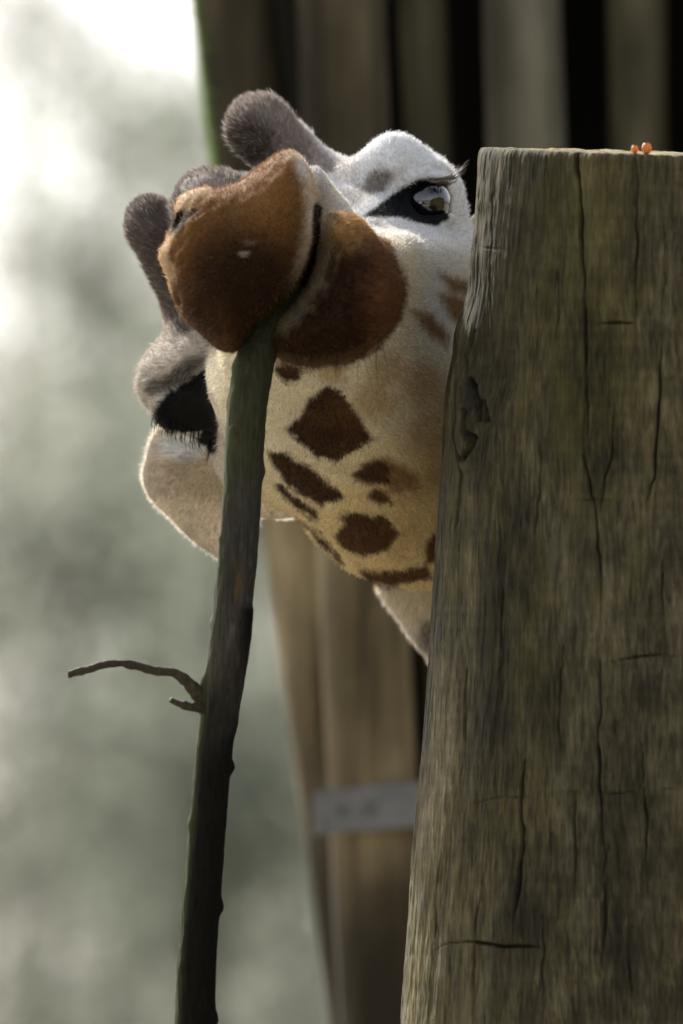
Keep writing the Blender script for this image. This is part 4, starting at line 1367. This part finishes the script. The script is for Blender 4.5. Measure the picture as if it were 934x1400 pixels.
L_ = rr_.uniform(1.5, 6.5, 1700)[:, None]; sd2 = np.cross(dirs, (0, 0, 1.0)); sd2 /= np.linalg.norm(sd2, axis=1)[:, None] + 1e-6
rq = np.stack([p0 - sd2 * .4, p0 + sd2 * .4, p0 + dirs * L_], 1).reshape(-1, 3)
nb0 = len(hq)
hq = np.concatenate([hq, rq]); hf = [hf[0], np.concatenate([hf[1], nb0 + np.arange(1700 * 3).reshape(-1, 3)])]
hc = np.concatenate([hc, np.tile([0.75, 0.72, 0.65], (1700 * 3, 1))])
h2 = gpart('ear_hair', P(hq[:, 0], hq[:, 1], hq[:, 2]), hf, M['hair'], eo, False, kind='stuff')
setcol(h2.data, hc)


# eyelashes and whiskers
def strands(name, lst, mtl, seed, kind='stuff', seg=4):
    r_ = np.random.default_rng(seed)
    mb = MB()
    for (p0, p1, bend, wd, n, jit) in lst:
        for _ in range(n):
            a_ = np.array(p0, float) + r_.normal(0, jit, 3); b_ = np.array(p1, float) + r_.normal(0, jit * 1.6, 3)
            m_ = (a_ + b_) / 2 + np.array(bend)
            q_ = np.array([a_, (a_ + m_ * 2 + b_ * .0 + 0 * a_) / 3, m_, (m_ * 2 + b_) / 3, b_])
            V_, F_, T_ = tube(P(q_[:, 0], q_[:, 1], q_[:, 2]), np.array([1, .9, .75, .5, .15]) * wd / PX, seg, 0)
            mb.add(V_, F_, T_)
    V_ = np.concatenate(mb.v); fl = [np.concatenate(mb.q), np.concatenate(mb.t)]
    return gpart(name, V_, fl, mtl, giraffe, True, kind=kind)


lash = []
for t in np.linspace(0, 1, 10):
    lash.append(((582 + 28 * t, 246 + 6 * t, -98 + 20 * t), (600 + 28 * t, 246 - 8 * t, -116 + 18 * t), (2, 3, -4), 0.6, 2, 1.5))
lash += [((598, 247, -95), (634, 227, -105), (3, 4, -3), 0.6, 16, 2.6)]
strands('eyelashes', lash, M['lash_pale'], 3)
lash = []
for t in np.linspace(0, 1, 12):
    lash.append(((214 + 56 * t, 560 + 30 * t, -80 - 6 * t), (206 + 70 * t, 590 + 34 * t, -98), (-3, 4, -6), 0.55, 3, 2.0))
lash += [((286, 600, -70), (282, 630, -80), (0, 2, -3), 0.6, 8, 2.0)]
strands('eyelashes', lash, M['lash'], 4)
wh = []
rw = np.random.default_rng(12)
for _ in range(26):
    u0, v0 = rw.uniform(400, 530), rw.uniform(440, 486)
    wh.append(((u0, v0, -560 + rw.uniform(-20, 40)), (u0 + rw.normal(0, 8), v0 + rw.uniform(25, 60), -600 + rw.normal(0, 20)), (0, 0, -8), 0.30, 1, 1))
wh.append(((556, 336, -110), (563, 328, -130), (0, 0, 0), .4, 3, 1))
wh.append(((322, 160, 20), (304, 158, 10), (0, 0, 0), .5, 3, 2))
strands('whiskers', wh, M['lash'], 6)

# ------------------------------------------------------------------ trees behind
def tree(name, x, y, h, spread, base, nleaf, leafm, label, category, seed, group, lean=0.0, tr=0.09, leaf=0.042):
    r_ = np.random.default_rng(seed)
    t = thing(name, label, category, (x, y, 0), group)
    mb = MB()
    zz = np.linspace(0, 1, 14)
    ax = np.stack([lean * zz ** 1.4 * h + 0.05 * np.sin(zz * 6 + seed), 0.06 * np.cos(zz * 5 + seed), zz * h * 0.95], -1)
    V, F, T = tube(ax, tr * (1 - zz * 0.88) * (1 + 0.5 * np.exp(-zz * 25)), 10, 0.12, 5)
    mb.add(V, F, T)
    tips = []
    for k in range(int(16 + h * 2)):
        f = r_.uniform(base / h, 0.95)
        i_ = f * 13; i0 = int(i_); p0 = ax[i0] + (ax[min(i0 + 1, 13)] - ax[i0]) * (i_ - i0)
        az = r_.uniform(0, 2 * np.pi); L = spread * r_.uniform(0.5, 1.05) * (1.05 - 0.75 * abs(f - 0.45) / 0.6)
        d = np.array([math.cos(az), math.sin(az), r_.uniform(0.25, 0.9)]); d /= np.linalg.norm(d)
        s = np.linspace(0, 1, 6)[:, None]
        q = p0 + d * L * s + np.array([0, 0, -0.18 * L]) * s ** 2 + r_.normal(0, 0.03, (6, 3)) * s
        V, F, T = tube(q, tr * 0.35 * (1 - f * 0.6) * (1 - s[:, 0] * 0.85), 6, 0)
        mb.add(V, F, T); tips.append(q)
        for kk in range(3):
            f2 = r_.uniform(0.3, 0.9); p1 = q[int(f2 * 5)]
            d2 = d + r_.normal(0, 0.6, 3); d2 /= np.linalg.norm(d2)
            q2 = p1 + d2 * L * 0.45 * s
            V, F, T = tube(q2, tr * 0.12 * (1 - s[:, 0] * 0.8), 5, 0)
            mb.add(V, F, T); tips.append(q2)
    me = mb.mesh('trunk', M['tree_bark'])
    o = bpy.data.objects.new('trunk', me); link(o); o.parent = t
    # leaves set along the twigs in loose clumps
    tp = np.concatenate(tips)
    cl = r_.integers(0, len(tp), max(20, nleaf // 22))
    c = tp[cl][r_.integers(0, len(cl), nleaf)] + r_.normal(0, 0.26, (nleaf, 3)) * np.array([1, 1, 0.8])
    a_ = r_.normal(0, 1, (nleaf, 3)); a_ /= np.linalg.norm(a_, axis=1)[:, None]
    b_ = np.cross(a_, r_.normal(0, 1, (nleaf, 3))); b_ /= np.linalg.norm(b_, axis=1)[:, None]
    sz = leaf * r_.uniform(0.6, 1.3, nleaf)[:, None]
    nn = np.cross(a_, b_)
    q = np.stack([c - a_ * sz, c + b_ * sz * .5 + nn * sz * .15, c + a_ * sz, c - b_ * sz * .5 + nn * sz * .15], 1).reshape(-1, 3)
    me = fast_mesh('crown', q, np.arange(nleaf * 4).reshape(-1, 4), leafm, False)
    o = bpy.data.objects.new('crown', me); link(o); o.parent = t
    return t


def atx(u, Y): return float(at(u, 700, Y)[0])
TR = [  # u, distance, height, spread, first limb, leaves, material, lean, trunk radius, label
    (305, 36, 5.9, 0.9, 1.2, 5200, 'leaf_green', 0.0, 0.10, 'blurred slim tree whose dark trunk shows behind the hanging branch'),
    (60, 40, 6.9, 1.1, 1.2, 6000, 'leaf_green', 0.02, 0.08, 'blurred grey-green tree at the far left edge, its top against the bright sky'),
    (190, 44, 6.7, 1.1, 1.0, 6000, 'leaf_pale', -0.01, 0.07, 'blurred pale brownish tree left of the twig, between two greener trees'),
    (395, 42, 6.3, 1.0, 1.0, 5200, 'leaf_pale', 0.0, 0.08, 'blurred pale tree seen in the gap between branch and palisade'),
    (150, 50, 9.6, 1.2, 6.6, 1500, 'leaf_green', 0.0, 0.06, 'blurred tall thin-crowned tree rising into the bright sky at upper left'),
    (30, 72, 14.5, 2.6, 6.0, 12000, 'leaf_pale', 0.0, 0.10, 'faint tall pale tree far off at the upper left corner, thin against the white sky'),
    (260, 80, 14.5, 2.4, 6.0, 10500, 'leaf_green', 0.0, 0.10, 'faint tall green tree far off just left of the raised horn, thin against the sky'),
    (20, 62, 7.4, 1.7, 1.0, 8500, 'leaf_pale', 0.0, 0.10, 'blurred farther pale tree low behind the two front trees at lower left'),
    (240, 66, 7.8, 1.7, 1.0, 8500, 'leaf_green', 0.0, 0.10, 'blurred farther green tree low behind the dark slim trunk'),
    (430, 63, 7.4, 1.7, 1.0, 8500, 'leaf_pale', 0.0, 0.10, 'farther pale tree just left of the palisade edge, low in the picture'),
    (-120, 38, 7.0, 1.2, 1.0, 3200, 'leaf_pale', 0.0, 0.09, None), (-330, 43, 7.6, 1.3, 1.0, 3200, 'leaf_green', 0.0, 0.10, None),
    (-560, 39, 6.8, 1.2, 1.0, 3000, 'leaf_green', 0.0, 0.10, None),
    (620, 44, 7.0, 1.3, 1.0, 3000, 'leaf_green', 0.0, 0.10, None), (820, 40, 7.0, 1.2, 1.0, 3000, 'leaf_pale', 0.0, 0.10, None),
    (1050, 43, 7.5, 1.3, 1.0, 3000, 'leaf_green', 0.0, 0.10, None)]
hid = ['pale brownish tree standing left of the picture, nearest its edge', 'tallest green tree of the row, left of the picture',
       'green tree at the left end of the row', 'green tree hidden behind the palisade', 'pale tree hidden behind the post',
       'green tree at the right end of the row behind the shelter']
hk = 0
for i, (u, Y, h, sp, b0, nl, lm, ln, tr, lab) in enumerate(TR):
    if lab is None:
        lab = hid[hk]; hk += 1
    tree('slim_tree', atx(u, Y), Y, h, sp, b0, nl, M[lm], lab, 'tree', 20 + i, 'trees in a row behind the shelter', ln, tr)

# grass on the ground, one mass
r_ = np.random.default_rng(77)
ng = 40000
gx = r_.uniform(-14, 14, ng); gy = r_.uniform(12, 46, ng)
hgt = r_.uniform(0.04, 0.16, ng); az = r_.uniform(0, 6.28, ng)
b = np.stack([gx, gy, 0 * gx], -1)
sd_ = np.stack([np.cos(az), np.sin(az), 0 * az], -1) * 0.006
tp = b + np.stack([r_.normal(0, .04, ng), r_.normal(0, .04, ng), hgt], -1)
q = np.stack([b - sd_, b + sd_, tp], 1).reshape(-1, 3)
gme = fast_mesh('grass', q, np.arange(ng * 3).reshape(-1, 3), M['grass'], False)
obj('grass', gme, None, kind='stuff')
